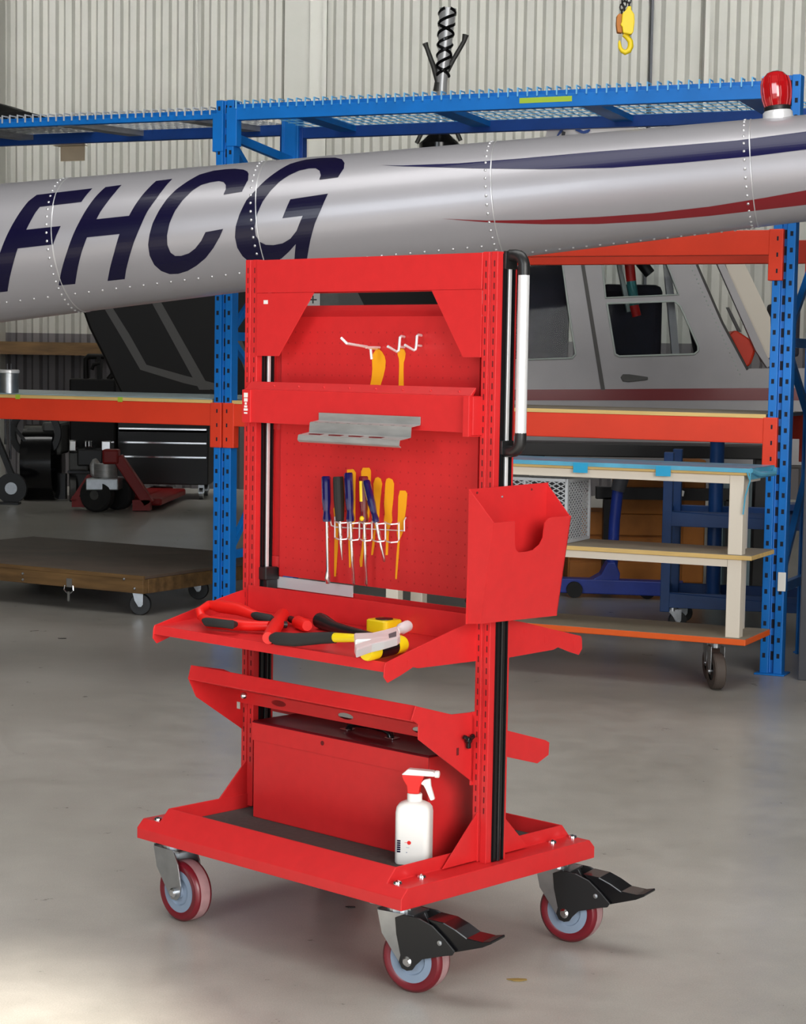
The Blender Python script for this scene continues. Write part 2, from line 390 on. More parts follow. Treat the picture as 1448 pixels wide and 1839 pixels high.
# top header with gussets, front and back
for s in (-1, 1):
    y = s*.036
    b = MB(); a = (-.382, .402)
    b.prism([(a[0], y, 1.708), (a[1], y, 1.708), (a[1], y, 1.623), (a[0], y, 1.623)], (0, s*.003, 0))
    b.prism([(a[0], y, 1.708), (a[1], y, 1.708), (a[1], y, 1.705), (a[0], y, 1.705)], (0, -s*.036, 0))
    b.build('header', RED, cart, bevel=.0012)
    for sg in ((-1, 1) if s < 0 else ()):
        if sg < 0: pts = [(-.381, 1.6225), (-.165, 1.6225), (-.295, 1.459), (-.381, 1.459)]
        else: pts = [(.402, 1.6225), (.24, 1.6225), (.345, 1.463), (.402, 1.463)]
        MB().prism([(p, y, z) for p, z in pts], (0, s*.0025, 0)).build('gusset', RED, cart, bevel=.0008)
# perforated panels
def perf(z0, z1, flange):
    b = MB(); b.box(-.347, .35, .02, .0215, z0, z1)
    for x in (-.347, .348): b.box(x, x+.002, .02, .035, z0, z1)
    b.box(-.347, .35, .0215, .035, z0, z0+.002)
    if flange: b.prism([(-.347, .02, z1), (.35, .02, z1), (.35, .05, z1+.03), (-.347, .05, z1+.03)], (0, .0015, 0))
    for x in (-.382, .35): b.box(x, x+(.035 if x < 0 else .053), .024, .030, z0+.02, z0+.05); b.box(x, x+(.035 if x < 0 else .053), .024, .030, z1-.06, z1-.03)
    p = b.build('perforated_panel', RED, cart)
    h = MB(); nx = int(.66/.0275)
    for i in range(nx):
        for j in range(int((z1-z0-.03)/.0275)):
            x = -.32+i*.0275; z = z0+.022+j*.0275; q = .0022
            h.add([(x-q, .0197, z-q), (x+q, .0197, z-q), (x+q, .0197, z+q), (x-q, .0197, z+q)], [(0, 1, 2, 3)])
    stuff(h.build('panel_holes', HOLE, p)); return p
perf(1.335, 1.562, True); lowp = perf(.878, 1.325, False)
for x0_, x1_ in ((-.383, -.346), (.349, .403)): MB().box(x0_, x1_, .031, .034, .86, 1.60).build('side_frame', RED, cart)
# yellow tool outlines painted on the panels
def outline(px, off=0):
    P = [CF.V(x+off, y, .0193) for x, y in px]
    return MB().prism(P, (0, -.0003, 0)).build('painted_outline', YORG, cart, label='yellow painted tool outline')
s7 = lambda L: [(580+x/7.24, 560+y/7.24) for x, y in L]
outline(s7([(610, 978), (635, 860), (645, 740), (640, 620), (650, 550), (690, 490), (730, 482), (770, 520), (805, 580), (818, 640), (812, 730), (790, 830), (745, 978)]))
outline(s7([(985, 988), (995, 700), (990, 610), (972, 550), (980, 500), (1020, 478), (1060, 490), (1078, 540), (1070, 600), (1052, 660), (1050, 760), (1052, 988)]))
s5 = lambda L: [(520+x/5.57, 820+y/5.57) for x, y in L]
outline(s5([(575, 130), (640, 125), (665, 160), (660, 350), (660, 640), (640, 700), (625, 860), (612, 1110), (598, 1110), (590, 860), (600, 700), (590, 400)]))
outline(s5([(735, 112), (800, 112), (815, 140), (815, 300), (800, 600), (770, 700), (745, 900), (728, 1100), (708, 1105), (702, 1040), (725, 900), (740, 700), (745, 600), (720, 300), (718, 150)]))
outline(s5([(860, 215), (885, 205), (915, 222), (928, 270), (905, 480), (900, 600), (865, 700), (850, 900), (835, 985), (818, 985), (830, 850), (850, 700), (860, 600), (845, 400), (840, 270)]))
outline(s5([(970, 225), (995, 213), (1030, 228), (1048, 270), (1040, 420), (1025, 560), (1030, 640), (1000, 720), (985, 985), (962, 985), (968, 800), (975, 700), (945, 640), (955, 570), (948, 470), (960, 270)]))
outline(s5([(1105, 340), (1160, 340), (1180, 370), (1170, 500), (1150, 650), (1135, 760), (1105, 830), (1095, 980), (1075, 1225), (1058, 1225), (1070, 1000), (1085, 830), (1075, 760), (1085, 600), (1090, 400)]))
outline(s5([(440, 520), (455, 500), (475, 560), (490, 680), (485, 900), (465, 1200), (447, 1200), (450, 900), (455, 700)]))
# middle rail
b = MB(); y = -.036
pr = [(y, 1.392), (-.055, 1.373), (-.062, 1.371), (-.062, 1.285), (-.050, 1.285), (-.050, 1.366), (y, 1.386)]
b.prism([(-.402, v, z) for v, z in pr], (.79, 0, 0)); b.build('middle_rail', RED, cart, bevel=.0012)
b = MB(); b.box(-.404, -.372, -.066, -.036, 1.284, 1.37); b.build('rail_bracket', RED, cart, bevel=.001)
b = MB(); b.box(.384, .403, -.078, -.036, 1.276, 1.372); b.box(.403, .41, -.07, -.036, 1.28, 1.37); b.build('rail_bracket', RED, cart, bevel=.001)
b = MB()
for k, (w_, h_) in enumerate(((.012, .012), (.011, .009), (.006, .006), (.009, .006), (.012, .006), (.010, .004))):
    z = 1.362-sum((.014, .011, .008, .008, .010, .024)[:k]); b.box(-.389-w_/1.6, -.389+w_/1.6, -.0665, -.066, z-h_, z)
b.build('warning_sticker', STICK, cart)
MB().box(-.353, -.337, -.0395, -.039, 1.594, 1.604).build('small_label', STICK, cart)
for i in range(8):
    x = -.3+i*.092; MB().ball((x, -.047, 1.382), .003, 8).build('rivet', RED, cart)
# metal strip under the panels and clamp knobs
MB().box(-.37, -.08, .03, .033, .843, .873).build('steel_strip', ALU, cart)
b = MB(); b.box(-.385, -.355, -.02, .03, .866, .90); b.box(-.382, -.36, -.01, .028, .835, .87); b.build('clamp', BLACK, cart, bevel=.003)
b = MB().box(.395, .415, -.02, .02, .85, .87); b.lathe((.335, .018, .876), (0, -1, 0), [(0, 0), (.008, 0), (.008, .012), (.004, .016), (0, .016)], 12); b.build('clamp', BLACK, cart)
# upper trays, front and back
def bent(name, quads, t=.0025):
    b = MB()
    for q in quads:
        q = [Vector(p) for p in q]; n = (q[1]-q[0]).cross(q[2]-q[0]).normalized(); b.prism(q, n*t)
    return b.build(name, RED, cart, bevel=.0008)
def utray(s, x0=-.42, x1=.40):
    Y = lambda v: s*v
    b = MB()
    b.prism([(x0, Y(.345), .766), (x1, Y(.345), .766), (x1, Y(.04), .786), (x0, Y(.04), .786)], (0, 0, -.0025))
    b.prism([(x0, Y(.345), .768), (x1, Y(.345), .768), (x1, Y(.348), .745), (x0+.07, Y(.348), .745), (x0+.045, Y(.348), .745), (x0, Y(.348), .745)], (0, Y(-.0025), 0))
    b.prism([(x0+.02, Y(.04), .786), (x1, Y(.04), .786), (x1, Y(.04), .852), (x0+.02, Y(.04), .852)], (0, Y(.0025), 0))
    b.build('tray', RED, cart, bevel=.0008)
    poly = [(.346, .768), (.350, .760), (.352, .735), (.339, .7205), (.30, .732), (.255, .748), (.237, .7435), (.034, .740), (.034, .838), (.05, .836), (.12, .822)]
    MB().prism([(x1, Y(v), z) for v, z in poly], (.003, 0, 0)).build('tray_bracket', RED, cart, bevel=.0008)
    MB().prism([(x0, Y(v), z) for v, z in poly], (.003, 0, 0)).build('tray_bracket', RED, cart, bevel=.0008)
    c = MB()
    for v, z in ((.12, .79), (.20, .765), (.27, .75), (.315, .742)):
        c.box(x1+.003, x1+.0035, min(Y(v), Y(v+.006)), max(Y(v), Y(v+.006)), z, z+.016)
    c.build('hook_slots', RED, cart)
utray(-1); utray(1, -.42, .418)
# lower front tray
b = MB(); x0, x1 = -.42, .40
b.prism([(x0, -.222, .652), (x1, -.240, .655), (x1, -.252, .622), (x0, -.232, .618)], (0, .0025, 0))
b.prism([(x0, -.232, .6185), (x1, -.252, .6225), (x1, -.05, .568), (x0, -.05, .568)], (0, 0, -.0025))
hole = []
bx = [(x0, -.05, .568), (x1, -.05, .568), (x1, -.05, .534), (x0, -.05, .534)]
for xc in (-.268, -.02, .24):
    hole.append([(xc+.028*cos(2*pi*k/14), -.05, .551+.008*sin(2*pi*k/14)) for k in range(14)])
b.prism(bx, (0, .0025, 0), holes=hole); b.build('tray', RED, cart, bevel=.0006)
rp = [(-.244, .656), (-.258, .625), (-.233, .611), (-.233, .576), (-.037, .446), (-.033, .60), (-.048, .618), (-.118, .621)]
MB().prism([(.40, v, z) for v, z in rp], (.003, 0, 0)).build('tray_bracket', RED, cart, bevel=.0008)
lp = [(-.222, .652), (-.232, .618), (-.205, .567), (-.040, .460), (-.040, .60), (-.11, .63)]
MB().prism([(-.42, v, z) for v, z in lp], (.003, 0, 0)).build('tray_bracket', RED, cart, bevel=.0008)
# vertical hook flange beside right post
MB().box(.398, .403, -.045, -.034, .44, .618).build('tray_bracket', RED, cart, bevel=.0008)
# star knob on the right bracket, bolt on the left
p = CF.U(836, 1328, .403); b = MB(); c = Vector((.407, p.y, p.z))
b.lathe(c, (1, 0, 0), [(0, 0), (.009, 0), (.009, .012), (0, .014)], 12)
for k in range(3):
    a = 2*pi*k/3+.5; b.obox(c+Vector((.007, cos(a)*.011, sin(a)*.011)), (.005, 0, 0), (0, cos(a)*.009, sin(a)*.009), (0, -sin(a)*.005, cos(a)*.005))
b.build('clamp_knob', BLACKG, cart, bevel=.002)
p = CF.U(822, 1349, .403); MB().box(.4032, .4036, p.y-.004, p.y+.004, p.z-.01, p.z+.008).build('keyhole', SLOT, cart)
p = CF.V(438, 1249, -.16); MB().ball((p.x, p.y, p.z), .009, 12).build('bolt', CHR, cart)
p = CF.V(429, 1266, -.14); MB().box(p.x-.007, p.x+.005, p.y-.0005, p.y+.0005, p.z-.01, p.z+.008).build('keyhole', FLOOR, cart)
# lower rear tray
for x in (.418, -.42):
    rr = [(.059, .564), (.214, .519), (.229, .511), (.227, .480), (.184, .4645), (.055, .500)]
    MB().prism([(x, v, z) for v, z in rr], (.003, 0, 0)).build('tray_bracket', RED, cart, bevel=.0008)
MB().prism([(-.42, .06, .545), (.418, .06, .545), (.418, .225, .50), (-.42, .225, .50)], (0, 0, -.0025)).build('tray', RED, cart)
# document bin on the right side
b = MB(); t = .003
u0 = .4535
bl = [(-.127, 1.158), (.158, 1.164), (.158, .844), (-.133, .843)]
b.prism([(u0, v, z) for v, z in bl], (t, 0, 0))
fr = lambda v, z: Vector((lerp(.4945, .531, (z-.845)/.24), v, z))
cpn = (fr(0, 1)-fr(0, .9)).cross(Vector((0, 1, 0))).normalized()
def cpx(x, y):
    n = CF.u*cpn.x+CF.v*cpn.y+CF.w*cpn.z; P0 = CF.g(*fr(0, 1)); return CF.l(onplane(x, y, n, n.dot(P0)))
outer = [fr(-.130, 1.0846), fr(-.130, .8476), fr(.155, .843), fr(.155, 1.088)]
cut = [cpx(x, y) for x, y in ((992, 929), (985, 932), (979, 940), (977, 955), (976, 966), (970, 978), (958, 988), (945, 991), (932, 992), (927, 987), (925, 978), (925, 936))]
b.prism(outer+cut, (-t, 0, 0))
for v in (-.130, .155):
    top = 1.158 if v < 0 else 1.164
    b.prism([(u0, v, top), fr(v, 1.0846), fr(v, .8476), (u0, v, .843)], (0, t if v < 0 else -t, 0))
b.prism([(u0, -.13, .845), (.4945, -.13, .848), (.4945, .155, .845), (u0, .155, .845)], (0, 0, t))
b.build('document_bin', RED, cart, bevel=.001)
for (x, y) in ((857, 885), (902, 892), (955, 879)):
    p = CF.U(x, y, u0+t); MB().ball(p, .003, 8).build('rivet', STEEL if x == 902 else SLOT, cart)
# push handle
hp = []
yv = .004; uo = .494
hp1 = [(.449, 1.702), (.462, 1.702)]+[(uo-.026+.026*sin(radians(a)), 1.676+.026*cos(radians(a))) for a in (0, 20, 40, 60, 80)]+[(uo, 1.665), (uo, 1.655)]
hp2 = [(.449, 1.243), (.462, 1.243)]+[(uo-.026+.026*sin(radians(a)), 1.269-.026*cos(radians(a))) for a in (0, 20, 40, 60, 80)]+[(uo, 1.28), (uo, 1.288)]
hn = MB()
hn.tube([(u, yv, z) for u, z in hp1], .014, 12).box(.4475, .455, -.016, .026, 1.67, 1.712); H = hn.build('push_handle', BLACK, cart, 50, bevel=.001)
MB().tube([(u, yv, z) for u, z in hp2], .014, 12).box(.4475, .455, -.016, .026, 1.236, 1.268).build('handle_elbow', BLACK, H, 50, bevel=.001)
MB().tube([(uo, yv, 1.287), (uo, yv, 1.657)], .0135, 20).build('grip_tube', ALU, H, 50)
# ---------------- things standing in or on the trolley
b = MB(); b.box(-hw+ob+.008, hw-ob-.008, -hd+ee+.008, hd-ee-.008, .245, .250)
o = b.build('rubber_mat', MATG); o.location = CF.o; o.rotation_euler = (0, 0, CF.th)
tag(o, 'dark grey rubber mat lining the red trolley base', 'mat')
tb = thing('tool_box', CF, 'red steel box with glossy dark lid and black handle in trolley base', 'toolbox')
tb.location = CF.g(.004, .004, .250)
b = MB(); b.box(-.312, .312, -.105, .105, 0, .252); b.build('box_body', RED, tb, bevel=.003)
LID = mat('glossy_dark_red_lid', (92, 12, 22), .35, var=.3, scale=10, spec=.2)
b = MB(); b.box(-.313, .313, -.106, .106, .252, .257); b.box(-.314, .314, -.108, -.1055, .215, .2555); b.build('box_lid', [LID], tb, bevel=.0015)
LO = tb.children[-1]
MB().box(-.3145, .3145, -.1085, -.108, .206, .252).build('lid_flange', RED, tb, bevel=.0006)
MB().lathe((-.05, -.1085, .235), (0, -1, 0), [(0, .001), (.006, .001), (.006, 0)], 12).build('flange_rivet', SLOT, tb)
b = MB(); pts = [(-.075, 0, .259), (-.07, 0, .272), (-.05, 0, .278), (0, 0, .281), (.05, 0, .278), (.07, 0, .272), (.075, 0, .259)]
b.tube([(x+.03, y-.02, z) for x, y, z in pts], .009, 10); b.build('box_handle', BLACKG, tb, 50)
for x in (-.05, .11): MB().box(x-.014, x+.014, -.034, -.006, .257, .262).build('handle_mount', CHR, tb, bevel=.001)
# spray bottle
_b = CF.Z(743, 1549, .25); BF = Frame(*CF.g(_b.x, _b.y, 0)[:2], CF.th+.52, .250)
sb = thing('spray_bottle', BF, 'white spray bottle with red and white trigger head on trolley base', 'bottle')
def rrect(cx, cy, a, b_, r, z, n=5):
    P = []
    for (sx, sy, a0) in ((1, 1, 0), (-1, 1, 90), (-1, -1, 180), (1, -1, 270)):
        for k in range(n): t = radians(a0+90*k/(n-1)); P.append(Vector((cx+sx*(a-r)+r*cos(t), cy+sy*(b_-r)+r*sin(t), z)))
    return P
def loft(b, rings, mi=0):
    n = len(rings[0]); vs = [p for r in rings for p in r]
    fs = [(i*n+k, i*n+(k+1) % n, (i+1)*n+(k+1) % n, (i+1)*n+k) for i in range(len(rings)-1) for k in range(n)]
    fs += [tuple(range(n))[::-1], tuple((len(rings)-1)*n+k for k in range(n))]
    b.add(vs, fs, mi); return b
b = MB()
prf = [(.040, .028, .012, 0), (.0425, .030, .014, .004), (.0425, .030, .014, .125), (.041, .029, .016, .137), (.036, .026, .018, .145), (.026, .022, .018, .150), (.019, .018, .0175, .152)]
loft(b, [rrect(0, 0, a, c, min(r, c-.0005), z) for a, c, r, z in prf]); b.build('bottle_body', WHITE, sb, 45)
MB().lathe((0, 0, .152), (0, 0, 1), [(.018, 0), (.018, .016), (.0165, .018), (0, .018)], 24).build('bottle_neck', WHITE, sb, 40)
b = MB(); b.prism([(-.016, -.011, .170), (.012, -.011, .170), (.014, -.011, .186), (.020, -.011, .204), (.024, -.011, .214), (-.030, -.011, .214), (-.026, -.011, .200), (-.018, -.011, .188)], (0, .022, 0)); b.build('spray_head', REDH, sb, bevel=.003)
b = MB(); b.prism([(-.032, -.012, .214), (.036, -.012, .214), (.050, -.012, .214), (.052, -.012, .222), (.046, -.012, .227), (-.016, -.012, .229)], (0, .024, 0)); b.lathe((.048, 0, .219), (1, 0, 0), [(0, 0), (.009, 0), (.009, .012), (0, .012)], 16); b.build('head_cover', WHITE, sb, bevel=.003)
b = MB(); b.prism([(.014, -.006, .194), (.022, -.006, .204), (.038, -.006, .208), (.040, -.006, .190), (.050, -.006, .158), (.040, -.006, .154), (.028, -.006, .180), (.022, -.006, .190)], (0, .012, 0)); b.build('trigger', WHITE, sb, bevel=.003)
b = MB()
for k in range(6): b.box(-.0345, -.026, -.0306, -.0301, .030+k*.0052, .0340+k*.0052)
b.build('bar_code', NAVY, sb)
b = MB(); c = Vector((-.005, -.0306, .055))
b.prism([c+Vector((.005*cos(2*pi*k/8), 0, .005*sin(2*pi*k/8))) for k in range(8)], (0, .0005, 0)); b.box(-.016, -.008, -.0306, -.0302, .0545, .0555); b.build('red_emblem', REDH, sb)
b = MB(); b.box(-.012, -.004, -.0306, -.0302, .043, .0438); b.box(-.012, -.009, -.0306, -.0302, .030, .032); b.build('fine_print', HUB, sb)
# ---------------- pegboard accessories
def wire(pts, r): return MB().tube(pts, r, 8)
def V7(x, y, v): return CF.V(580+x/7.24, 560+y/7.24, v)
def place_free(o): o.location = CF.o; o.rotation_euler = (0, 0, CF.th); return o
b = MB(); a = V7(700, 475, .017); 
b.tube([a, V7(600, 470, -.03), V7(575, 455, -.05), V7(310, 410, -.16), V7(235, 335, -.17)], .0035, 8)
b.tube([V7(622, 478, -.02), V7(634, 615, -.015)], .0035, 8); b.tube([V7(560, 462, -.055), V7(740, 462, .017)], .003, 8)
tag(place_free(b.build('peg_hook', ALU, None, 50)), 'long straight chrome hook with upturned tip, leftmost on upper panel', 'hook')
for dx, dy, lab in ((0, 0, 'short chrome double hook above the narrow yellow outline'), (222, -18, 'short chrome double hook, rightmost on the upper red panel')):
    q = lambda x, y, v: V7(x+dx, y+dy, v)
    b = MB(); b.tube([q(1060, 325, .018), q(1020, 318, .0), q(1002, 335, -.008), q(995, 440, -.008), q(985, 505, -.012), q(960, 518, -.016), q(845, 450, -.05)], .0035, 8)
    b.tube([q(1000, 455, -.006), q(1060, 460, .018)], .003, 8)
    tag(place_free(b.build('peg_hook', ALU, None, 50)), lab, 'hook')
# step bracket
sbk = thing('tool_shelf', CF, 'stepped galvanised steel tool shelf with slots below the middle rail', 'shelf')
def stepbox(v0, zt, zbm, ptsx, t=.0015): pass
b = MB()
A = CF.V(574, 743, -.064); Bq = CF.V(757, 754, -.064)
prof = [(-.0635, 1.318), (-.0635, 1.298), (-.095, 1.293), (-.097, 1.268), (-.135, 1.262), (-.137, 1.250), (-.131, 1.246)]
th = .0015
for i in range(len(prof)-1):
    (v0, z0), (v1, z1) = prof[i], prof[i+1]
    n = Vector((0, z1-z0, v0-v1)).normalized()*th
    b.prism([(-.115, v0, z0), (.236, v0, z0), (.236, v1, z1), (-.115, v1, z1)], n)
b.build('step_sheet', GALV, sbk)
b = MB()
for i in range(9): b.box(-.10+i*.038, -.088+i*.038, -.094, -.0915, 1.2945, 1.2953)
b.build('slot_edges', CHR, sbk)
b = MB()
for i in range(4): b.box(-.085+i*.07, -.045+i*.07, -.128, -.112, 1.2625, 1.2672)
b.build('slots', SLOT, sbk)
# screwdriver rack
def V5(x, y, v): return CF.V(520+x/5.57, 820+y/5.57, v)
b = MB()
b.tube([V5(400, 560, .018), V5(420, 690, .01), V5(470, 706, .008), V5(1150, 742, .008), V5(1150, 640, .008), V5(1165, 610, .018)], .002, 6)
L_ = [(455, 585), (580, 700), (705, 825), (830, 960), (960, 1095)]
for i, (xa, xb) in enumerate(L_):
    up, dn = 655+i*3, 820+i*7
    for yy in (up, dn):
        b.tube([V5(xa, yy-10, .004), V5(xa+20, yy+2, -.028), V5((xa+xb)/2-10, yy+12, -.042), V5(xb-15, yy+4, -.030), V5(xb, yy-12, .004)], .002, 6)
    b.tube([V5(xb, up-12, .004), V5(xb, dn-12, .004)], .0022, 6)
b.tube([V5(455, 600, .004), V5(455, 815, .004)], .0022, 6)
tag(place_free(b.build('screwdriver_rack', ALU, None, 50)), 'chrome wire rack of loops holding screwdrivers on lower red panel', 'rack')
def driver(lab, top, bot, tip, w, hm, tipk, v=-.02, stripe=None, dark=None):
    P, Q, T_ = V5(*top, v), V5(*bot, v), V5(*tip, v+.01)
    r = thing('screwdriver', CF, lab, 'screwdriver', 'screwdrivers hanging in the wire rack'); r.location = CF.g(*T_); 
    P, Q, T_ = P-T_, Q-T_, Vector((0, 0, 0))
    d = (Q-P); Lh = d.length
    prof = [(0, 0), (w*.8, .0), (w, .004), (w, Lh*.55), (w*.82, Lh*.72), (w*.72, Lh*.80), (w*.95, Lh*.93), (w*.85, Lh), (0, Lh)]
    if tipk == 'blade': prof = [(0, 0), (w*.9, 0), (w, .004), (w*1.03, Lh*.5), (w*.9, Lh*.8), (w*.8, Lh), (0, Lh)]
    b = MB(); b.lathe(P, d, prof, 10); b.build('grip', hm, r, 30)
    if stripe:
        e = d.normalized(); sd = Vector((0, -1, 0)); sd = (sd-e*sd.dot(e)).normalized()
        b = MB(); b.tube([P+e*.012+sd*(w-.003), P+e*(Lh*.55)+sd*(w-.003)], .0055, 8); b.ball(P+e*(Lh*.92)+sd*(w*.7), .007, 10); b.build('grip_inlay', stripe, r, 50)
    b = MB(); sh = .0042
    if tipk == 'flat': b.tube([Q, lerp(Q, T_, .78), lerp(Q, T_, .9), T_], sh, 8, rs=[sh, sh, .008, .0055])
    elif tipk == 'blade': b.tube([Q, lerp(Q, T_, .6), T_], sh, 8, rs=[.0055, .0045, .001])
    else: b.tube([Q, lerp(Q, T_, .96), T_], sh, 8, rs=[sh, sh, .0015])
    b.build('shaft', CHR, r, 50)
driver('navy-handled screwdriver with flared flat tip, leftmost in the rack', (365, 195), (375, 650), (385, 1270), .0118, NAVYP, 'flat', -.024)
driver('black rubber-grip pointed tool, second from left in the rack', (488, 200), (505, 645), (528, 1035), .0135, RUB, 'blade', -.018)
driver('navy-handled long screwdriver, tallest and middle one in the rack', (590, 160), (612, 650), (645, 1290), .0115, NAVYP, 'phil', -.03)
driver('maroon screwdriver with yellow inlay in handle in the rack', (742, 195), (750, 655), (772, 1295), .0115, MARP, 'phil', -.024, stripe=YEL)
driver('short navy screwdriver hanging tilted, rightmost in the rack', (768, 240), (870, 660), (952, 1055), .0100, NAVYP, 'phil', -.034)
# ---------------- tools lying on the front tray
def tz(v): return .766+(.345+v)/.305*.020+.0005       # tray surface height
def Tp(px, py, h):
    z = .775+h
    for _ in range(6):
        p = CF.Z(px, py, z); z = tz(max(-.345, min(-.04, p.y)))+h
    return Vector((p.x, p.y, z))
def rooted(name, lab, cat, c, grp=None):
    r = thing(name, CF, lab, cat, grp); r.location = CF.g(c.x, c.y, tz(c.y)); r['o'] = 0; del r['o']; return r, Vector((c.x, c.y, tz(c.y)))
def part(r, off, b, name, m, **k):
    b.v = [p-off for p in b.v]; return b.build(name, m, r, **k)
# claw hammer
c = Tp(560, 1148, .016); r, off = rooted('claw_hammer', 'claw hammer with black grip, yellow neck and steel head on tray', 'hammer', c)
g0, g1, g2, g3, g4 = Tp(488, 1146, .017), Tp(530, 1149, .021), Tp(575, 1146, .030), Tp(602, 1145, .037), Tp(645, 1146, .046)
part(r, off, MB().tube([g0, lerp(g0, g1, .2), g1, g2, g3], .017, 14, rs=[.010, .016, .0165, .0145, .0135]), 'grip', RUB, smooth=50)
part(r, off, MB().tube([g3, lerp(g3, g4, .5), g4, Tp(690, 1141, .050)], .011, 12, rs=[.0115, .0105, .009, .008]), 'neck', YEL, smooth=50)
hd_ = MB(); zt_ = .062
cl = [Tp(x, y, zt_) for x, y in ((636, 1137), (668, 1136), (690, 1131), (714, 1124), (719, 1140), (714, 1144), (690, 1151), (668, 1156), (640, 1166), (637, 1157), (664, 1148), (638, 1149))]
hd_.prism(cl, (0, 0, -.020)); part(r, off, hd_, 'hammer_head', ALU, bevel=.003)
fc = MB(); p0, p1 = Tp(712, 1134, .052), Tp(732, 1124, .052); fc.tube([p0, lerp(p0, p1, .35), lerp(p0, p1, .45), p1], .012, 16, rs=[.009, .009, .0135, .0135]); part(r, off, fc, 'hammer_face', ALU, smooth=40)
part(r, off, MB().prism([Tp(x, y, zt_+.0005) for x, y in ((698, 1139), (712, 1134), (712, 1143), (699, 1146))], (0, 0, .0006)), 'eye_recess', DKG)
# yellow and black mallet head
c = Tp(692, 1168, .02); r, off = rooted('mallet', 'yellow-ended black mallet head lying under claw hammer', 'mallet', c)
p0, p1 = Tp(656, 1172, .021), Tp(724, 1156, .021)
part(r, off, MB().tube([lerp(p0, p1, .28), lerp(p0, p1, .74)], .0205, 24), 'mallet_body', BLACKG, smooth=50)
part(r, off, MB().tube([p0, lerp(p0, p1, .05), lerp(p0, p1, .279)], .021, 24, rs=[.018, .021, .021]), 'mallet_face', YEL, smooth=30)
part(r, off, MB().tube([lerp(p0, p1, .741), lerp(p0, p1, .95), p1], .021, 24, rs=[.021, .021, .018]), 'mallet_face', YEL, smooth=30)
# tape measure
c = Tp(690, 1122, .02); r, off = rooted('tape_measure', 'yellow and black tape measure behind claw hammer head', 'tape measure', c)
p = Vector((c.x, c.y, tz(c.y))); b = MB(); rs_ = [rrect(p.x, p.y, .036, .032, .012, p.z+h) for h in (0, .003, .031, .034)]
rs_[0] = rrect(p.x, p.y, .033, .029, .010, p.z); rs_[3] = rrect(p.x, p.y, .033, .029, .010, p.z+.034); part(r, off, loft(b, rs_), 'case', YEL, smooth=40)
part(r, off, MB().lathe((p.x, p.y, p.z+.034), (0, 0, 1), [(.022, 0), (.022, .002), (.012, .003), (0, .003)], 24), 'case_disc', BLACK, smooth=40)
# flashlight
p0, p1, p2 = Tp(574, 1114, .020), Tp(600, 1126, .015), Tp(668, 1145, .013)
r, off = rooted('flashlight', 'black flashlight with flared head behind hammer grip', 'flashlight', Tp(600, 1126, 0))
part(r, off, MB().tube([p0, lerp(p0, p1, .25), p1, lerp(p1, p2, .3), p2], .02, 20, rs=[.0195, .0195, .014, .0125, .0125]), 'body', BLACK, smooth=50)
part(r, off, MB().tube([p0+(p0-p1).normalized()*.002, p0], .0165, 20), 'lens', BLACKG, smooth=50)
# red round-headed mallet
p0, p1 = Tp(482, 1146, .017), Tp(508, 1104, .019)
r, off = rooted('soft_mallet', 'red cylindrical soft mallet lying across front tray', 'mallet', Tp(495, 1126, 0))
part(r, off, MB().tube([p0, lerp(p0, p1, .06), lerp(p0, p1, .9), p1], .0165, 20, rs=[.0145, .0165, .0185, .0165]), 'mallet_head', REDH, smooth=40)
e0 = Tp(515, 1122, .014); part(r, off, MB().tube([lerp(p0, p1, .6), e0], .009, 10), 'mallet_neck', BLACK, smooth=40)
e0, e1 = Tp(552, 1124, .017), Tp(522, 1112, .014)
r, off = rooted('red_knob_tool', 'red round-ended tool with black neck beside flashlight', 'tool', Tp(535, 1122, 0))
part(r, off, MB().tube([e0, lerp(e0, e1, .08), lerp(e0, e1, .55)], .0165, 18, rs=[.013, .0165, .0165]), 'knob', REDH, smooth=40)
part(r, off, MB().tube([lerp(e0, e1, .55), e1], .009, 10), 'neck', BLACK, smooth=40)
# red long-handled shears
r, off = rooted('pipe_shears', 'large red-handled shears with black grips, leftmost on tray', 'shears', Tp(410, 1105, 0))
h1 = [Tp(376, 1086, .040), Tp(395, 1089, .042), Tp(430, 1094, .040), Tp(450, 1102, .035), Tp(480, 1112, .026)]
h2 = [Tp(362, 1108, .022), Tp(375, 1117, .018), Tp(420, 1122, .017), Tp(450, 1124, .018), Tp(484, 1124, .020)]
part(r, off, MB().tube(h1, .014, 14, rs=[.011, .0165, .0165, .013, .011]), 'handle', REDH, smooth=50)
part(r, off, MB().tube(h2, .014, 14, rs=[.010, .0155, .015, .013, .012]), 'handle', REDH, smooth=50)
part(r, off, MB().tube([h1[0], Tp(358, 1098, .034), h2[0]], .0115, 12), 'handle_end', REDH, smooth=50)
part(r, off, MB().tube([Tp(366, 1114, .020), Tp(372, 1117, .026), Tp(418, 1122, .026), Tp(423, 1121, .022)], .011, 12, rs=[.006, .0115, .0115, .007]), 'grip', RUB, smooth=50)
part(r, off, MB().tube([Tp(454, 1104, .034), Tp(460, 1106, .036), Tp(486, 1111, .032), Tp(492, 1113, .028)], .011, 12, rs=[.006, .0105, .0105, .006]), 'grip', RUB, smooth=50)

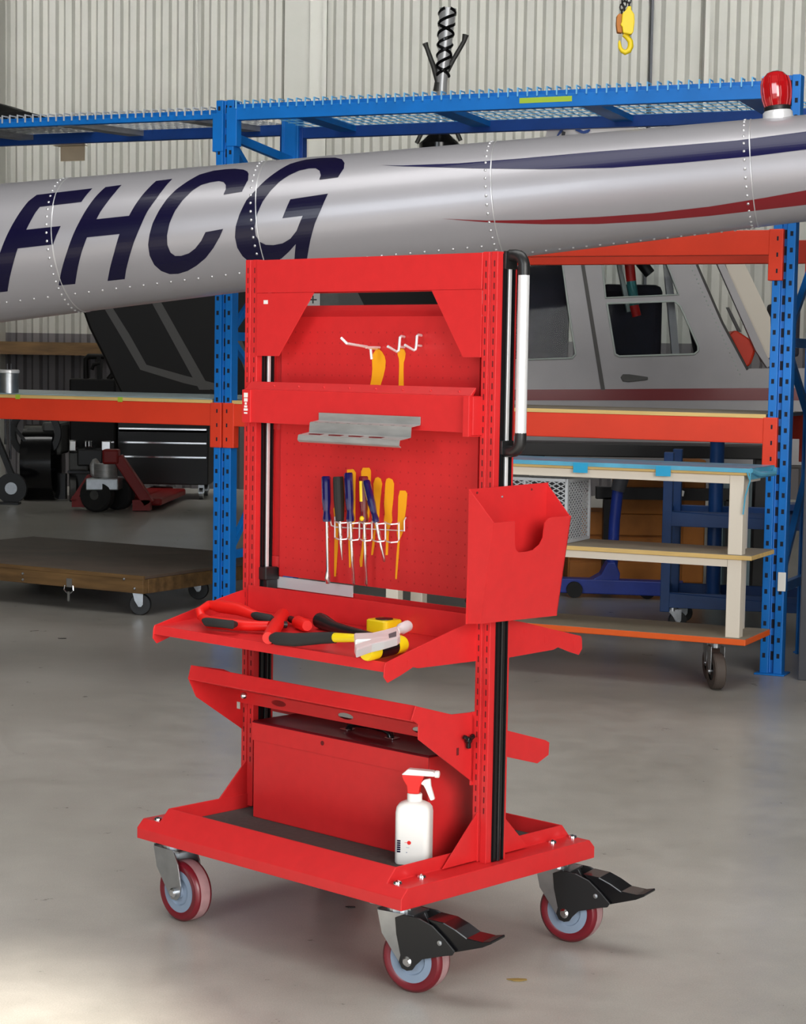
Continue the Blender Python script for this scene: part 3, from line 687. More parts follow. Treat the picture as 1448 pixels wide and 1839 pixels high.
# ================================================================== PALLET RACK
RL = Vector((-.97, 10.47, 0)); RR = Vector((1.752, 9.24, 0)); d_ = RR-RL
BAY = d_.length; RF = Frame(RR.x, RR.y, atan2(d_.y, d_.x)); DEP = .80
rack = thing('pallet_rack', RF, 'blue and orange pallet rack with wire deck behind the red trolley', 'rack')
PW = .105; XL = -BAY
def upright(x, y):
    b = MB(); h = PW/2; s = -1 if y < .4 else 1
    fl = [(-h, 0), (-h+.008, -s*-.0), (-.012, 0), (-.012, .022), (.012, .022), (.012, 0), (h, 0), (h, .07), (h-.012, .07), (h-.012, .062), (-h+.012, .062), (-h+.012, .07), (-h, .07)]
    P = [(x+a, y+(c if s < 0 else -c), 0) for a, c in fl]
    b.prism(P, (0, 0, 2.80)); b.box(x-h-.02, x+h+.02, y-.03, y+.10 if s < 0 else y+.03, 0, .008); p = b.build('upright', BLUE, rack, bevel=.003)
    q = MB(); z = .08
    yy = y-.0006 if s < 0 else y+.0006
    while z < 2.76:
        for a in (-.034, .034): q.box(x+a-.007, x+a+.007, min(yy, y), max(yy, y), z, z+.022)
        q.box(x-.007, x+.007, y+.0212 if s < 0 else y-.022, y+.022 if s < 0 else y-.0212, z-.012, z+.03)
        z += .0762
    stuff(q.build('upright_slots', SLOTB, p))
XS = (0, XL, XL-2.9)
for x in XS:
    upright(x, 0); upright(x, DEP)
    for z in (.4, 1.57, 2.62): MB().bar((x, .07, z), (x, DEP-.07, z-(.0 if z < 2 else .06)), .03, .045).build('brace', BLUE, rack)
    for (za, zc) in ((.42, 1.1), (1.1, 1.55), (1.6, 2.1), (2.1, 2.58)):
        k = (0.07, DEP-.07) if za in (.42, 1.6) else (DEP-.07, .07)
        MB().bar((x+.012, k[0], za), (x+.012, k[1], zc), .03, .03).build('brace', BLUE, rack)
def beam(x0, x1, y, z0, z1, m, conn=True):
    b = MB(); s = 1 if y < .4 else -1
    b.box(x0+PW/2, x1-PW/2, y-.002 if s > 0 else y-.048, y+.048 if s > 0 else y+.002, z0, z1)
    if conn:
        for x, e in ((x0, 1), (x1, -1)):
            xa = x+e*.004; xb_ = x+e*(PW/2+.02)
            ya, yb = (y-.006, y+.05) if s > 0 else (y-.05, y+.006)
            b.box(min(xa, xb_), max(xa, xb_), ya, yb, z1-.235, z1+.004)
    p = b.build('beam', m, rack, bevel=.004)
    if conn:
        q = MB()
        for x, e in ((x0, 1), (x1, -1)):
            for k in range(3): q.box(x+e*.03-.004, x+e*.03+.004, y-.0068 if s > 0 else y+.006, y-.006 if s > 0 else y+.0068, z1-.05-k*.075, z1-.03-k*.075)
        q.build('connector_slots', SLOTB, p)
SZ = 1.213
for (a, c) in ((XL, 0), (XL-2.9, XL)):
    for y in (0, DEP): beam(a, c, y, SZ-.12, SZ, ORG)
    s_ = MB().box(a+.06, c-.06, -.002, DEP+.002, SZ, SZ+.018).build('shelf_board', [PLY], rack)
    MB().box(a+.06, c-.06, -.004, -.0021, SZ, SZ+.018).build('board_edge', PLYE, rack)
for y in (0, DEP): beam(XL, 0, y, 1.974, 2.09, ORG)
# deck
DZ = 2.76
WIREB = mat('light_blue_wire', (120, 190, 235), .4)
for (a, c, cm, wm, zf0, hf, zr) in ((XL, 0, BLUE, WIREB, 2.76, .065, 2.742), (XL-2.9, XL, GALV, MESHG, 2.735, .03, 2.762)):
    for y in (0, DEP):
        b = MB(); y0 = y-.0 if y < .4 else y-.045
        hgt, zt_ = (hf, zf0) if y < .4 else (.06, zr)
        b.box(a+PW/2, c-PW/2, y0, y0+.045, zt_-hgt, zt_)
        if y < .4: b.box(a+PW/2, c-PW/2, .036, .045, zt_, zt_+.022)
        b.box(a+.01, a+PW/2+.02, y-.004 if y < .4 else y-.05, y+.05 if y < .4 else y+.004, zt_-.20, zt_); b.box(c-PW/2-.02, c-.01, y-.004 if y < .4 else y-.05, y+.05 if y < .4 else y+.004, zt_-.20, zt_)
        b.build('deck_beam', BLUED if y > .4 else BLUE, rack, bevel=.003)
    for k in range(4):
        x = a+.35+k*(c-a-.6)/3
        MB().prism([(x-.05, .03, zf0-.003), (x+.05, .03, zf0-.003), (x+.05, DEP-.03, zr-.003), (x-.05, DEP-.03, zr-.003)], (0, 0, -.03)).build('deck_support', cm, rack)
    b = MB(); x = a+.07
    while x < c-.05:
        b.bar((x, .05, zf0+.006), (x, DEP-.005, zr+.006), .0045)
        b.bar((x, -.006, zf0+.036), (x, -.006, zf0-.008), .0065, up=(0, 1, 0)); b.bar((x, -.008, zf0+.032), (x, .05, zf0+.032), .006); b.bar((x, .05, zf0+.034), (x, .05, zf0+.004), .0045, up=(0, 1, 0))
        x += .0508
    for j in range(9): b.bar((a+.06, .07+j*.088, lerp(zf0, zr, j/8)+.002), (c-.06, .07+j*.088, lerp(zf0, zr, j/8)+.002), .0045)
    stuff(b.build('wire_deck', wm, rack))
# tape and tag on rack
P0, P1 = RF.V(933, 176, -.003), RF.V(1027, 186, -.003)
MB().box(P0.x, P1.x, -.0012, 0.0, P0.z-.026, P0.z).build('tape_strip', TAPEG, rack, label='yellow-green tape strip on deck beam')
for px in (428, 848):
    pass
tg = RF.V(1404, 1045, -.012)
b = MB().box(tg.x-.018, tg.x+.02, -.013, -.008, tg.z-.045, tg.z+.045); MB
o = b.build('hanging_tag', WHITE, rack, bevel=.002)
for px in (32, 216):
    p = RF.V(px, 708, -.005); MB().box(p.x-.015, p.x+.015, -.0065, -.0045, SZ-.006, SZ+.02).build('tape_strip', TAPEG, rack)
# blue sheet on left shelf
b = MB(); x0, x1 = XL-2.84, XL-.07
b.box(x0, x1, .004, DEP+.35, SZ+.019, SZ+.024)
o = b.build('plastic_sheet', SHEETL); o.location = RF.o; o.rotation_euler = (0, 0, RF.th)
tag(o, 'pale blue plastic sheet spread over left shelf board', 'sheet')
# canister
p = RF.V(16, 700, .12); cn = thing('steel_canister', Frame(*RF.g(p.x, .12, 0)[:2], 0, SZ+.024), 'shiny steel canister with lid standing at left end of shelf', 'canister')
MB().lathe((0, 0, 0), (0, 0, 1), [(0, 0), (.055, 0), (.055, .112), (0, .112)], 28).build('can_body', STEEL, cn, 40)
MB().lathe((0, 0, .112), (0, 0, 1), [(.055, 0), (.060, .002), (.060, .016), (.054, .020), (0, .020)], 28).build('can_lid', ALU, cn, 40)
b = MB(); b.tube([(-.008, 0, .13), (-.008, 0, .165)], .0025, 6); b.tube([(.012, 0, .13), (.012, 0, .165)], .0025, 6); b.build('can_posts', STEEL, cn)
# black tarp on the left deck
b = MB(); pts = []
c0 = RF.V(-40, 190, .35); nx, ny = 14, 8
xa, xb_ = RF.V(-190, 190, .3).x, RF.V(92, 196, .3).x
for i in range(nx+1):
    for j in range(ny+1):
        s, t = i/nx, j/ny
        h = .012+.10*min(1, (1-s)*2.6)**1.3*min(1, 5*s)*min(1, 4*t, 4*(1-t))+.008*sin(9*s+5*t)
        pts.append((lerp(xa, xb_, s), lerp(.08, .72, t), DZ+.022+h))
top = [(i*(ny+1)+j, (i+1)*(ny+1)+j, (i+1)*(ny+1)+j+1, i*(ny+1)+j+1) for i in range(nx) for j in range(ny)]
b.add(pts, top); bp = [(x, y, DZ+.018) for x, y, z in pts]; b.add(bp, [f[::-1] for f in top])
nq = (nx+1)*(ny+1)
ed = [j for j in range(ny+1)]+[i*(ny+1)+ny for i in range(1, nx+1)]+[nx*(ny+1)+j for j in range(ny-1, -1, -1)]+[i*(ny+1) for i in range(nx-1, 0, -1)]
b.f += [(ed[k], ed[(k+1) % len(ed)], nq+ed[(k+1) % len(ed)], nq+ed[k]) for k in range(len(ed))]; b.m += [0]*len(ed)
o = b.build('black_tarp', BLACK, None, 60); o.location = RF.o; o.rotation_euler = (0, 0, RF.th)
tag(o, 'black folded tarp lying on left end of wire deck', 'tarp')
# cardboard tag hanging under left deck
p = RF.V(113, 258, .76); b = MB(); b.box(p.x-.085, p.x+.085, .86, .865, DZ-.15, DZ-.05); b.bar((p.x-.06, .86, DZ-.06), (p.x-.06, .80, DZ), .004)
b.box(p.x-.1, p.x+.1, .80, .87, DZ-.064, DZ-.060)
o = b.build('cardboard_tag', CARD); o.location = RF.o; o.rotation_euler = (0, 0, RF.th); tag(o, 'beige cardboard tag hanging under left rear deck beam', 'tag')
# brown package on brace
# white banner with blue marks
def bk(name, px, Y, th, m, **k):
    P = [at(x, y, Y) for x, y in px]
    return MB().prism(P, (0, th, 0)).build(name, m, k.get('parent'), bevel=k.get('bevel', 0))
bn = thing('white_banner', (0, 0, 0), 'white banner with blue lettering hanging under right deck', 'banner')
MB().prism([at(x, y, 10.6) for x, y in ((985, 222), (1140, 216), (1140, 275), (975, 275))], (0, .01, 0)).build('banner_sheet', STICK, bn)
b = MB()
for L2 in (((1000, 244), (1008, 230), (1013, 231), (1011, 236), (1003, 244)), ((1033, 231), (1037, 230), (1048, 235), (1058, 232), (1061, 233), (1057, 238), (1050, 240), (1044, 239), (1034, 234))):
    b.prism([at(x, y, 10.59) for x, y in L2], (0, .009, 0))
b.build('banner_letters', BLUED, bn)
MB().prism([at(x, y, 10.585) for x, y in ((1010, 235), (1016, 237), (1015, 243), (1009, 243))], (0, .01, 0)).build('banner_mark', BLACK, bn)
# dark grey cabinet at right
G = ground(1416, 1214); GF = Frame(G.x+.02, G.y-.12, RF.th)
gc = thing('steel_column', GF, 'dark grey steel column standing right of the blue rack upright', 'column')
zt0 = 2.25
b = MB(); b.prism([(0, 0, 0), (.9, 0, 0), (.9, .35, 0), (0, .35, 0)], (0, 0, zt0)); b.build('column_body', DKG, gc, bevel=.006)

# ================================================================== WORK TABLE
TF = Frame(1.503, 8.71, radians(-25.5)); TLn = 1.78; TD = .385
tbl = thing('work_table', TF, 'cream work table on castors with blue sheet top and orange-edged base', 'table')
def tblb(*a): b = MB(); b.box(*a); return b
tblb(-TLn, .03, 0, TD, .972, .996).build('tabletop', PLYE, tbl, bevel=.004)
tblb(-TLn+.03, -.02, .02, TD-.02, .932, .972).build('apron', CREAM, tbl, bevel=.003)
for (x, y) in ((-.065, .015), (-TLn+.02, .015), (-.135, TD-.09), (-TLn+.02, TD-.09)):
    tblb(x, x+.065, y, y+.06, .24, .972).build('leg', CREAM, tbl, bevel=.003)
tblb(-TLn, .05, .0, TD, .595, .615).build('middle_shelf', PLYE, tbl, bevel=.003); tblb(-TLn, .048, .002, TD-.002, .615, .617).build('shelf_surface', PLY, tbl)
tblb(-TLn+.03, -.02, .02, .05, .56, .595).build('shelf_rail', CREAM, tbl)
tblb(-TLn, .04, -.02, TD+.01, .215, .243).build('base_board', EDGE, tbl, bevel=.004); tblb(-TLn+.003, .037, -.017, TD+.007, .243, .2445).build('base_surface', PLY, tbl)
b = MB(); n = 26
for side in (0,):
    pass
b = tblb(-TLn, .035, -.004, TD+.01, .997, 1.004); b.box(-TLn, .035, -.008, -.002, .985, 1.004); b.box(.031, .036, -.006, TD+.01, .955, 1.004)
b.tube([(.034, -.002, .995), (.05, .1, .975), (.06, .3, .97), (.04, TD, .985)], .012, 8)
b.tube([(.02, -.008, .99), (.034, -.008, .95), (.014, -.006, .88), (.006, -.003, .8)], .004, 6)
o = b.build('plastic_cover', SHEET); o.location = TF.o; o.rotation_euler = (0, 0, TF.th); tag(o, 'blue plastic sheet taped over cream work table top', 'sheet')
for px in (1043, 1192):
    p = TF.V(px, 828, -.01); tblb(p.x-.035, p.x+.035, -.0105, -.0085, .955, 1.0).build('tape_strip', TAPEB, o)
def small_castor(parent, x, y, z, r, ang, m=RUB, w=.035, brake=True):
    o = Vector((x, y, 0)); ex = Vector((cos(ang), sin(ang), 0)); ey = Vector((-sin(ang), cos(ang), 0)); wc = o+ex*.03+Vector((0, 0, r))
    b = MB(); b.obox(o+Vector((0, 0, z-.003)), ex*.045, ey*.04, (0, 0, .003)); b.lathe(o+Vector((0, 0, z-.03)), (0, 0, 1), [(0, 0), (.025, 0), (.025, .026), (0, .026)], 16)
    for s in (-1, 1): b.prism([wc+ex*p+ey*s*(w/2+.004)+Vector((0, 0, q)) for p, q in ((-.06, z-r-.02), (.02, z-r-.02), (.018, 0), (.008, -.014), (-.008, -.014), (-.03, .02))], ey*s*.003)
    b.lathe(wc, ey, [(0, -w/2-.014), (.009, -w/2-.014), (.009, w/2+.014), (0, w/2+.014)], 10)
    k = b.build('castor', STEEL, parent, bevel=.001)
    MB().lathe(wc, ey, [(r*.5, -w/2), (r*.93, -w/2), (r, -w/2+.006), (r, w/2-.006), (r*.93, w/2), (r*.5, w/2)], 28).build('wheel', m, k, 40)
    MB().lathe(wc, ey, [(0, -w/2+.004), (r*.52, -w/2+.004), (r*.52, w/2-.004), (0, w/2-.004)], 20).build('wheel_hub', BLACK, k, 40)
CT = mat('brown_rubber_tyre', (84, 74, 68), .7, var=.1)
for (x, y) in ((-.125, .07), (-TLn+.12, .08), (-.215, TD-.08), (-TLn+.12, TD-.08)):
    small_castor(tbl, x, y, .215, .083, -1.0, CT, .05)
# ================================================================== WOODEN DOLLY
DP = ground(258, 1035, .235); DF = Frame(DP.x, DP.y, radians(-31))
dl = thing('wooden_dolly', DF, 'low wooden platform dolly on black castors, left behind the rack', 'dolly')
Ld, Wd, zt2, zb2 = 2.1, 1.45, .235, .135
MB().box(-Ld, 0, 0, Wd, zt2-.018, zt2).build('platform', WOODT, dl, bevel=.002)
MB().box(-Ld, 0, -.004, .04, zb2, zt2-.02).build('side_board', WOOD, dl, bevel=.003); MB().box(-Ld, .002, -.006, .012, zt2-.022, zt2+.001).build('side_board', WOOD, dl, bevel=.002)
MB().box(-.04, .004, .04, Wd, zb2, zt2-.019).build('side_board', WOOD, dl, bevel=.003)
MB().box(-Ld, 0, Wd-.04, Wd, zb2, zt2-.019).build('side_board', WOOD, dl, bevel=.003)
_q = DF.l(ground(348, 1076)); _p = DF.l(ground(243, 1104))
for (x, y) in ((_p.x, _p.y), (_q.x, _q.y), (-Ld+.1, .1), (-Ld+.1, Wd-.12)): small_castor(dl, x, y, zb2 if y < .04 else zt2-.02, .062, .45, BLACK, .03)
b = MB(); p = DF.V(125, 1045, -.008); b.box(p.x-.02, p.x+.02, -.012, -.006, p.z-.03, p.z+.02); b.tube([(p.x-.03, -.014, p.z-.02), (p.x-.035, -.016, p.z-.045), (p.x-.015, -.016, p.z-.062), (p.x+.015, -.016, p.z-.062), (p.x+.035, -.016, p.z-.045), (p.x+.03, -.014, p.z-.02)], .004, 6); b.box(p.x-.008, p.x+.008, -.018, -.014, p.z-.11, p.z-.055)
b.build('pull_ring', CHR, dl)
for px, py in ((41, 1030), (41, 1041), (223, 1040), (242, 1057)):
    p = DF.V(px, py, -.006); MB().ball((p.x, -.006, p.z), .008, 8).build('bolt', STEEL, dl)

# ================================================================== TAIL BOOM
A0, A1 = at(0, 455, 8.45), at(1448, 302, 7.62)
ax = (A1-A0); BL = ax.length; ax.normalize(); rA, rB = .290, .2005
def rad(s): return lerp(rA, rB, s/BL)
e1 = Vector((0, 0, 1)); e1 = (e1-ax*e1.dot(ax)).normalized(); e2 = ax.cross(e1)   # e2 direction
if e2.y > 0: e2 = -e2      # toward camera
def bp_(s, ph, off=0):
    r = rad(s)+off; return A0+ax*s+(e1*sin(ph)+e2*cos(ph))*r
def hit(px, py):
    r = ray(px, py).normalized()
    def f(t):
        P = EYEV+r*t; s = (P-A0).dot(ax); return (P-A0-ax*s).length-rad(s)
    best = min((f(t), t) for t in [6.5+i*.02 for i in range(150)]); t1 = best[1]
    if best[0] > 0: t = t1
    else:
        t0 = 6.0
        for _ in range(50):
            tm = (t0+t1)/2
            if f(tm) > 0: t0 = tm
            else: t1 = tm
        t = t1
    P = EYEV+r*t; s = (P-A0).dot(ax); q = P-A0-ax*s; return s, atan2(q.dot(e1), q.dot(e2))
bm_root = thing('tail_boom', (A0.x, A0.y, 0), 'silver helicopter tail boom with navy FHCG lettering across the picture', 'aircraft part')
BO = Vector((A0.x, A0.y, 0))
def bpart(b, name, m, **k): b.v = [p-BO for p in b.v]; return b.build(name, m, bm_root, **k)
NS = 96
b = MB(); rings = [[bp_(s, 2*pi*k/NS) for k in range(NS)] for s in (-1.6, -.8, 0, BL*.25, BL*.5, BL*.75, BL, BL+.9)]
loft(b, rings); bpart(b, 'boom_skin', BOOM, smooth=40)
def decal(px_poly, name, m, off=.0012):
    sp = [hit(x, y) for x, y in px_poly]; R0 = .25
    P2 = [Vector((s, ph*R0, 0)) for s, ph in sp]
    bm = bmesh.new(); tri = tessellate_polygon([P2]); vs = [bm.verts.new(p) for p in P2]
    for t in tri:
        try: bm.faces.new([vs[i] for i in t])
        except Exception: pass
    bmesh.ops.dissolve_limit(bm, angle_limit=.01, verts=bm.verts, edges=bm.edges)
    a = min(p.y for p in P2); z = a+.012
    while z < max(p.y for p in P2):
        bmesh.ops.bisect_plane(bm, geom=bm.verts[:]+bm.edges[:]+bm.faces[:], plane_co=(0, z, 0), plane_no=(0, 1, 0)); z += .012
    z = min(p.x for p in P2)+.12
    while z < max(p.x for p in P2):
        bmesh.ops.bisect_plane(bm, geom=bm.verts[:]+bm.edges[:]+bm.faces[:], plane_co=(z, 0, 0), plane_no=(1, 0, 0)); z += .12
    bmesh.ops.triangulate(bm, faces=bm.faces)
    bm.verts.index_update(); b = MB()
    n = len(bm.verts)
    b.add([bp_(v.co.x, v.co.y/R0, off) for v in bm.verts], [tuple(v.index for v in f.verts) for f in bm.faces]); bm.free()
    o = bpart(b, name, m)
    return o
c1 = lambda L: [(x/4.525, 280+y/4.525) for x, y in L]
c2 = lambda L: [(240+x/3.62, 260+y/3.62) for x, y in L]
c3 = lambda L: [(724+x/2, y/2) for x, y in L]
decal(c1([(300, 318), (752, 265), (662, 375), (325, 415), (290, 460), (250, 530), (215, 600), (495, 570), (462, 640), (432, 720), (145, 752), (110, 870), (80, 990), (62, 1100), (-70, 1115), (-30, 900), (0, 790), (55, 650), (110, 545), (170, 450), (230, 372)]), 'letter_f', NAVY)
decal(c1([(858, 255), (990, 237), (935, 300), (870, 380), (820, 450), (785, 515), (1050, 487), (1100, 400), (1150, 330), (1210, 262), (1270, 205), (1402, 188), (1330, 270), (1270, 350), (1200, 450), (1140, 580), (1090, 700), (1050, 830), (1025, 930), (1015, 1000), (875, 1015), (895, 910), (930, 780), (972, 635), (708, 662), (665, 780), (635, 900), (612, 1040), (478, 1052), (500, 930), (545, 780), (600, 630), (660, 510), (720, 410), (790, 320)]), 'letter_h', NAVY)
decal(c2([(748, 190), (745, 230), (705, 305), (585, 325), (600, 290), (600, 262), (585, 243), (555, 237), (500, 245), (440, 262), (380, 300), (320, 360), (270, 430), (235, 510), (218, 590), (220, 650), (240, 700), (270, 722), (310, 722), (360, 705), (400, 675), (440, 625), (468, 568), (583, 547), (560, 600), (520, 670), (470, 735), (410, 785), (350, 820), (290, 838), (235, 840), (180, 820), (135, 780), (105, 720), (95, 650), (105, 580), (125, 510), (165, 430), (220, 350), (280, 290), (350, 240), (430, 195), (520, 170), (600, 160), (660, 157), (715, 163), (740, 175)]), 'letter_c', NAVY)
decal(c2([(1372, 120), (1368, 155), (1330, 212), (1208, 228), (1218, 200), (1210, 170), (1185, 154), (1140, 155), (1080, 168), (1010, 200), (950, 240), (890, 300), (840, 370), (805, 450), (788, 530), (795, 590), (820, 630), (860, 650), (910, 652), (970, 640), (1020, 610), (1060, 560), (1100, 462), (968, 478), (1020, 355), (1265, 318), (1220, 420), (1180, 510), (1150, 620), (1132, 718), (1125, 760), (1045, 770), (1055, 645), (1010, 695), (960, 740), (900, 768), (830, 776), (760, 765), (710, 725), (675, 670), (660, 600), (665, 530), (690, 450), (735, 360), (790, 300), (860, 230), (940, 170), (1020, 125), (1120, 98), (1220, 87), (1310, 85), (1355, 95)]), 'letter_g', NAVY)
decal(c3([(-80, 594), (0, 595), (200, 587), (420, 570), (700, 545), (1000, 522), (1200, 505), (1448, 473), (1600, 450), (1600, 515), (1448, 537), (1250, 562), (1000, 585), (750, 603), (500, 608), (250, 605), (0, 598)]), 'navy_stripe', NAVYS)
decal(c3([(140, 785), (300, 792), (500, 789), (700, 779), (900, 765), (1100, 742), (1300, 710), (1448, 683), (1600, 655), (1600, 705), (1448, 735), (1300, 752), (1100, 775), (900, 793), (700, 804), (500, 805), (300, 798)]), 'maroon_stripe', MAROON)
riv = MB()
def rivet(s, ph): p = bp_(s, ph, .0005); riv.ball(p, .0062, 6, ax=(p-A0-ax*(p-A0).dot(ax)), flat=.6)
for (px, py) in ((84, 430), (450, 375), (873, 350), (1338, 300)):
    s0 = hit(px, py)[0]
    g = MB(); rr = [[bp_(s0+.022+ds, 2*pi*k/64, h) for k in range(64)] for ds, h in ((-.003, .0002), (-.002, .0022), (.001, .0022), (.003, .0002))]
    vs = [p for r in rr for p in r]; g.add(vs, [(i*64+k, i*64+(k+1) % 64, (i+1)*64+(k+1) % 64, (i+1)*64+k) for i in range(3) for k in range(64)])
    bpart(g, 'seam_ring', BOOMW, smooth=40)
    nn = int(2*pi*rad(s0)/.034)
    for k in range(nn): rivet(s0, 2*pi*k/nn)
sA, pA = hit(0, 545); 
k = 0
for x0, y0, x1, y1 in ((12, 543, 430, 491), (660, 462, 865, 443), (884, 460, 1345, 411)):
    n = max(3, int((x1-x0)/23.5))
    for i in range(n+1): rivet(*hit(lerp(x0, x1, i/n), lerp(y0, y1, i/n)-(.0)))
stuff(bpart(riv, 'rivets', BOOMW, smooth=60))
# beacon
s_, p_ = hit(1396, 213); bc = bp_(s_, pi/2*.98, -.012)
up = e1
b = MB(); b.lathe(bc, up, [(0, 0), (.056, 0), (.058, .004), (.056, .030), (.050, .036), (0, .036)], 32); bpart(b, 'beacon_base', ALU, smooth=40)
b = MB(); b.lathe(bc+up*.036, up, [(.050, 0), (.051, .014), (.047, .018), (0, .018)], 32); bpart(b, 'beacon_ring', BLACK, smooth=40)
b = MB(); b.lathe(bc+up*.052, up, [(.044, 0), (.052, .03), (.0545, .06), (.053, .088), (.046, .112), (.032, .128), (.015, .134), (0, .135)], 20); bpart(b, 'beacon_lens', REDG, smooth=12)
b = MB()
for k in range(10):
    a = 2*pi*k/10; dd = (ax*cos(a)+e2*sin(a)); 
    b.tube([bc+up*(.052+h)+dd*r for r, h in ((.046, .002), (.0535, .03), (.056, .06), (.0545, .088), (.047, .113))], .0035, 6)
bpart(b, 'beacon_ribs', REDG, smooth=40)

# ================================================================== CHAIN HOOK
hk = thing('hoist_hook', (0, 0, 0), 'yellow crane hook block hanging on dark chain at top right', 'hook')
HY = 9.0
def H10(x, y, dy=0): return at(1060+x/10.34, y/10.34, HY+dy)
hk.location = H10(650, 1000); HO = Vector(hk.location)
def hpart(b, n, m, **k): b.v = [p-HO for p in b.v]; return b.build(n, m, hk, **k)
b = MB(); b.prism([H10(x, y) for x, y in ((600, 250), (680, 170), (700, 110), (765, 110), (770, 180), (825, 260), (830, 420), (805, 600), (760, 640), (615, 610), (600, 500), (565, 460), (590, 400))], (0, .05, 0)); hpart(b, 'hook_block', YEL, bevel=.006)
b = MB(); b.prism([H10(x, y, .012) for x, y in ((500, 290), (545, 245), (600, 260), (600, 610), (510, 600), (490, 450))], (0, .04, 0)); hpart(b, 'block_cheek', BOX, bevel=.004)
b = MB(); P = [H10(x, y, .025) for x, y in ((620, 640), (690, 690), (750, 770), (755, 860), (720, 940), (650, 975), (590, 940), (555, 880), (545, 800), (548, 750))]
b.tube(P, .012, 12, rs=[.010, .012, .013, .0135, .013, .012, .010, .009, .007, .003]); hpart(b, 'hook', YEL, smooth=60)
ch = MB()
def chain(x, y0, z1):
    p = H10(x, y0, .025); z = p.z; k = 0
    while z < z1:
        A = Vector((1, 0, 0)) if k % 2 else Vector((0, 1, 0)); c = Vector((p.x, p.y, z)); pts = []
        for q in range(9):
            a = 2*pi*q/8; pts.append(c+A*cos(a)*.009+Vector((0, 0, 1))*sin(a)*.016)
        ch.tube(pts, .0035, 5, cap=False); z += .025; k += 1
chain(590, 240, 3.6); chain(640, 180, 3.6); chain(725, 105, 3.6)
for x, y in ((590, 0), (640, 0), (725, 0)):
    p = H10(x, y, .025); ch.tube([Vector((p.x, p.y, 3.58)), Vector((p.x, p.y, HC))], .008, 6)
stuff(hpart(ch, 'chain', BLACK))

# ================================================================== SILVER HELICOPTER CABIN (behind right bay)
HYC = 13.5
he = thing('helicopter_cabin', (0, 0, 0), 'silver helicopter cabin with maroon stripe seen through right rack bay', 'helicopter')
cO = at(1150, 700, HYC); he.location = (cO.x, cO.y, 0); HEO = Vector((cO.x, cO.y, 0))
def hq(b, n, m, **k): b.v = [p-HEO for p in b.v]; return b.build(n, m, he, **k)
hp_ = lambda L, dy=0: [at(x, y, HYC+dy) for x, y in L]
outer = hp_([(850, 430), (1228, 430), (1250, 475), (1296, 580), (1341, 662), (1341, 760), (1341, 835), (850, 835)])
w1 = hp_([(880, 473), (1010, 473), (1022, 560), (1034, 636), (1028, 643), (880, 648)])
w2 = hp_([(1090, 545), (1212, 541), (1222, 550), (1254, 622), (1254, 630), (1247, 636), (1112, 640), (1105, 636)])
w3 = hp_([(1081, 468), (1196, 468), (1219, 529), (1088, 535)])
hq(MB().prism(outer, (0, .05, 0), holes=[w1, w2, w3]), 'cabin_wall', HELI)
hq(MB().prism(hp_([(1341, 662), (1480, 661), (1500, 720), (1500, 835), (1341, 835)]), (0, .05, 0)), 'nose_panel', HELI)
hq(MB().prism(hp_([(850, 700), (1080, 699), (1340, 697), (1500, 697), (1500, 719), (1340, 719), (1080, 719), (850, 719)], -.004), (0, .003, 0)), 'maroon_stripe', MAROON)
for w_, m_ in ((w1, 'window_seal'), (w2, 'window_seal'), (w3, 'window_seal')):
    b = MB(); k = len(w_)
    b.tube([p+Vector((0, -.006, 0)) for p in w_]+[w_[0]+Vector((0, -.006, 0))], .007, 6); hq(b, m_, HELIF)
    hq(MB().prism([p+Vector((0, .02, 0)) for p in w_], (0, .004, 0)), 'window_pane', GLASS)
hq(MB().prism(hp_([(1044, 474), (1050, 474), (1087, 700), (1080, 700)], -.012), (0, .012, 0)), 'door_seam', STR)
hq(MB().tube(hp_([(1252, 475), (1298, 580), (1343, 664)], -.004), .008, 6), 'door_edge', STR)
b = MB(); b.prism(hp_([(1115, 678), (1119, 672), (1130, 672), (1164, 677), (1164, 682), (1130, 686), (1119, 685)], -.01), (0, .01, 0)); hq(b, 'door_handle', GRIME, bevel=.003)
b = MB()
for i in range(26):
    t = i/25; p = at(lerp(1247, 1335, t)-6, lerp(478, 672, t), HYC); b.ball(p, .006, 6)
stuff(hq(b, 'rivets', HELIF))
hq(MB().prism(hp_([(1290, 440), (1322, 440), (1384, 570), (1386, 640), (1370, 650), (1362, 630)], .3), (0, .08, 0)), 'windshield_post', CREAM)
hq(MB().prism(hp_([(1285, 466), (1298, 466), (1378, 640), (1388, 655), (1378, 660), (1358, 630)], .25), (0, .05, 0)), 'windshield_frame', HELI)
hq(MB().prism(hp_([(1305, 552), (1310, 552), (1332, 596), (1326, 596)], .35), (0, .03, 0)), 'wiper_arm', BLACK)
hq(MB().prism(hp_([(1308, 603), (1322, 592), (1345, 607), (1358, 617), (1360, 625), (1350, 655), (1337, 662)], .30), (0, .25, 0)), 'orange_cover', ORG, bevel=.02)
hq(MB().box(at(1385, 600, HYC+.3).x, at(1440, 600, HYC+.3).x, HYC+.35, HYC+.5, at(1385, 640, HYC+.3).z, at(1385, 545, HYC+.3).z), 'seat_back', SEAT, bevel=.02)
hq(MB().box(at(870, 600, HYC).x, at(1028, 600, HYC).x, HYC+.25, HYC+1.4, at(900, 760, HYC).z, at(900, 452, HYC).z), 'rear_seat', SEAT, bevel=.04)
hq(MB().box(at(1088, 600, HYC).x, at(1205, 600, HYC).x, HYC+.45, HYC+.9, at(900, 760, HYC).z, at(1100, 505, HYC).z), 'front_seat', SEAT, bevel=.05)
hq(MB().bar(at(1195, 440, HYC+.15), at(1215, 655, HYC+.15), .05, .05), 'door_post', HELI)
hq(MB().bar(at(1232, 540, HYC+.2), at(1252, 640, HYC+.2), .03, .03), 'frame_tube', BLACK)
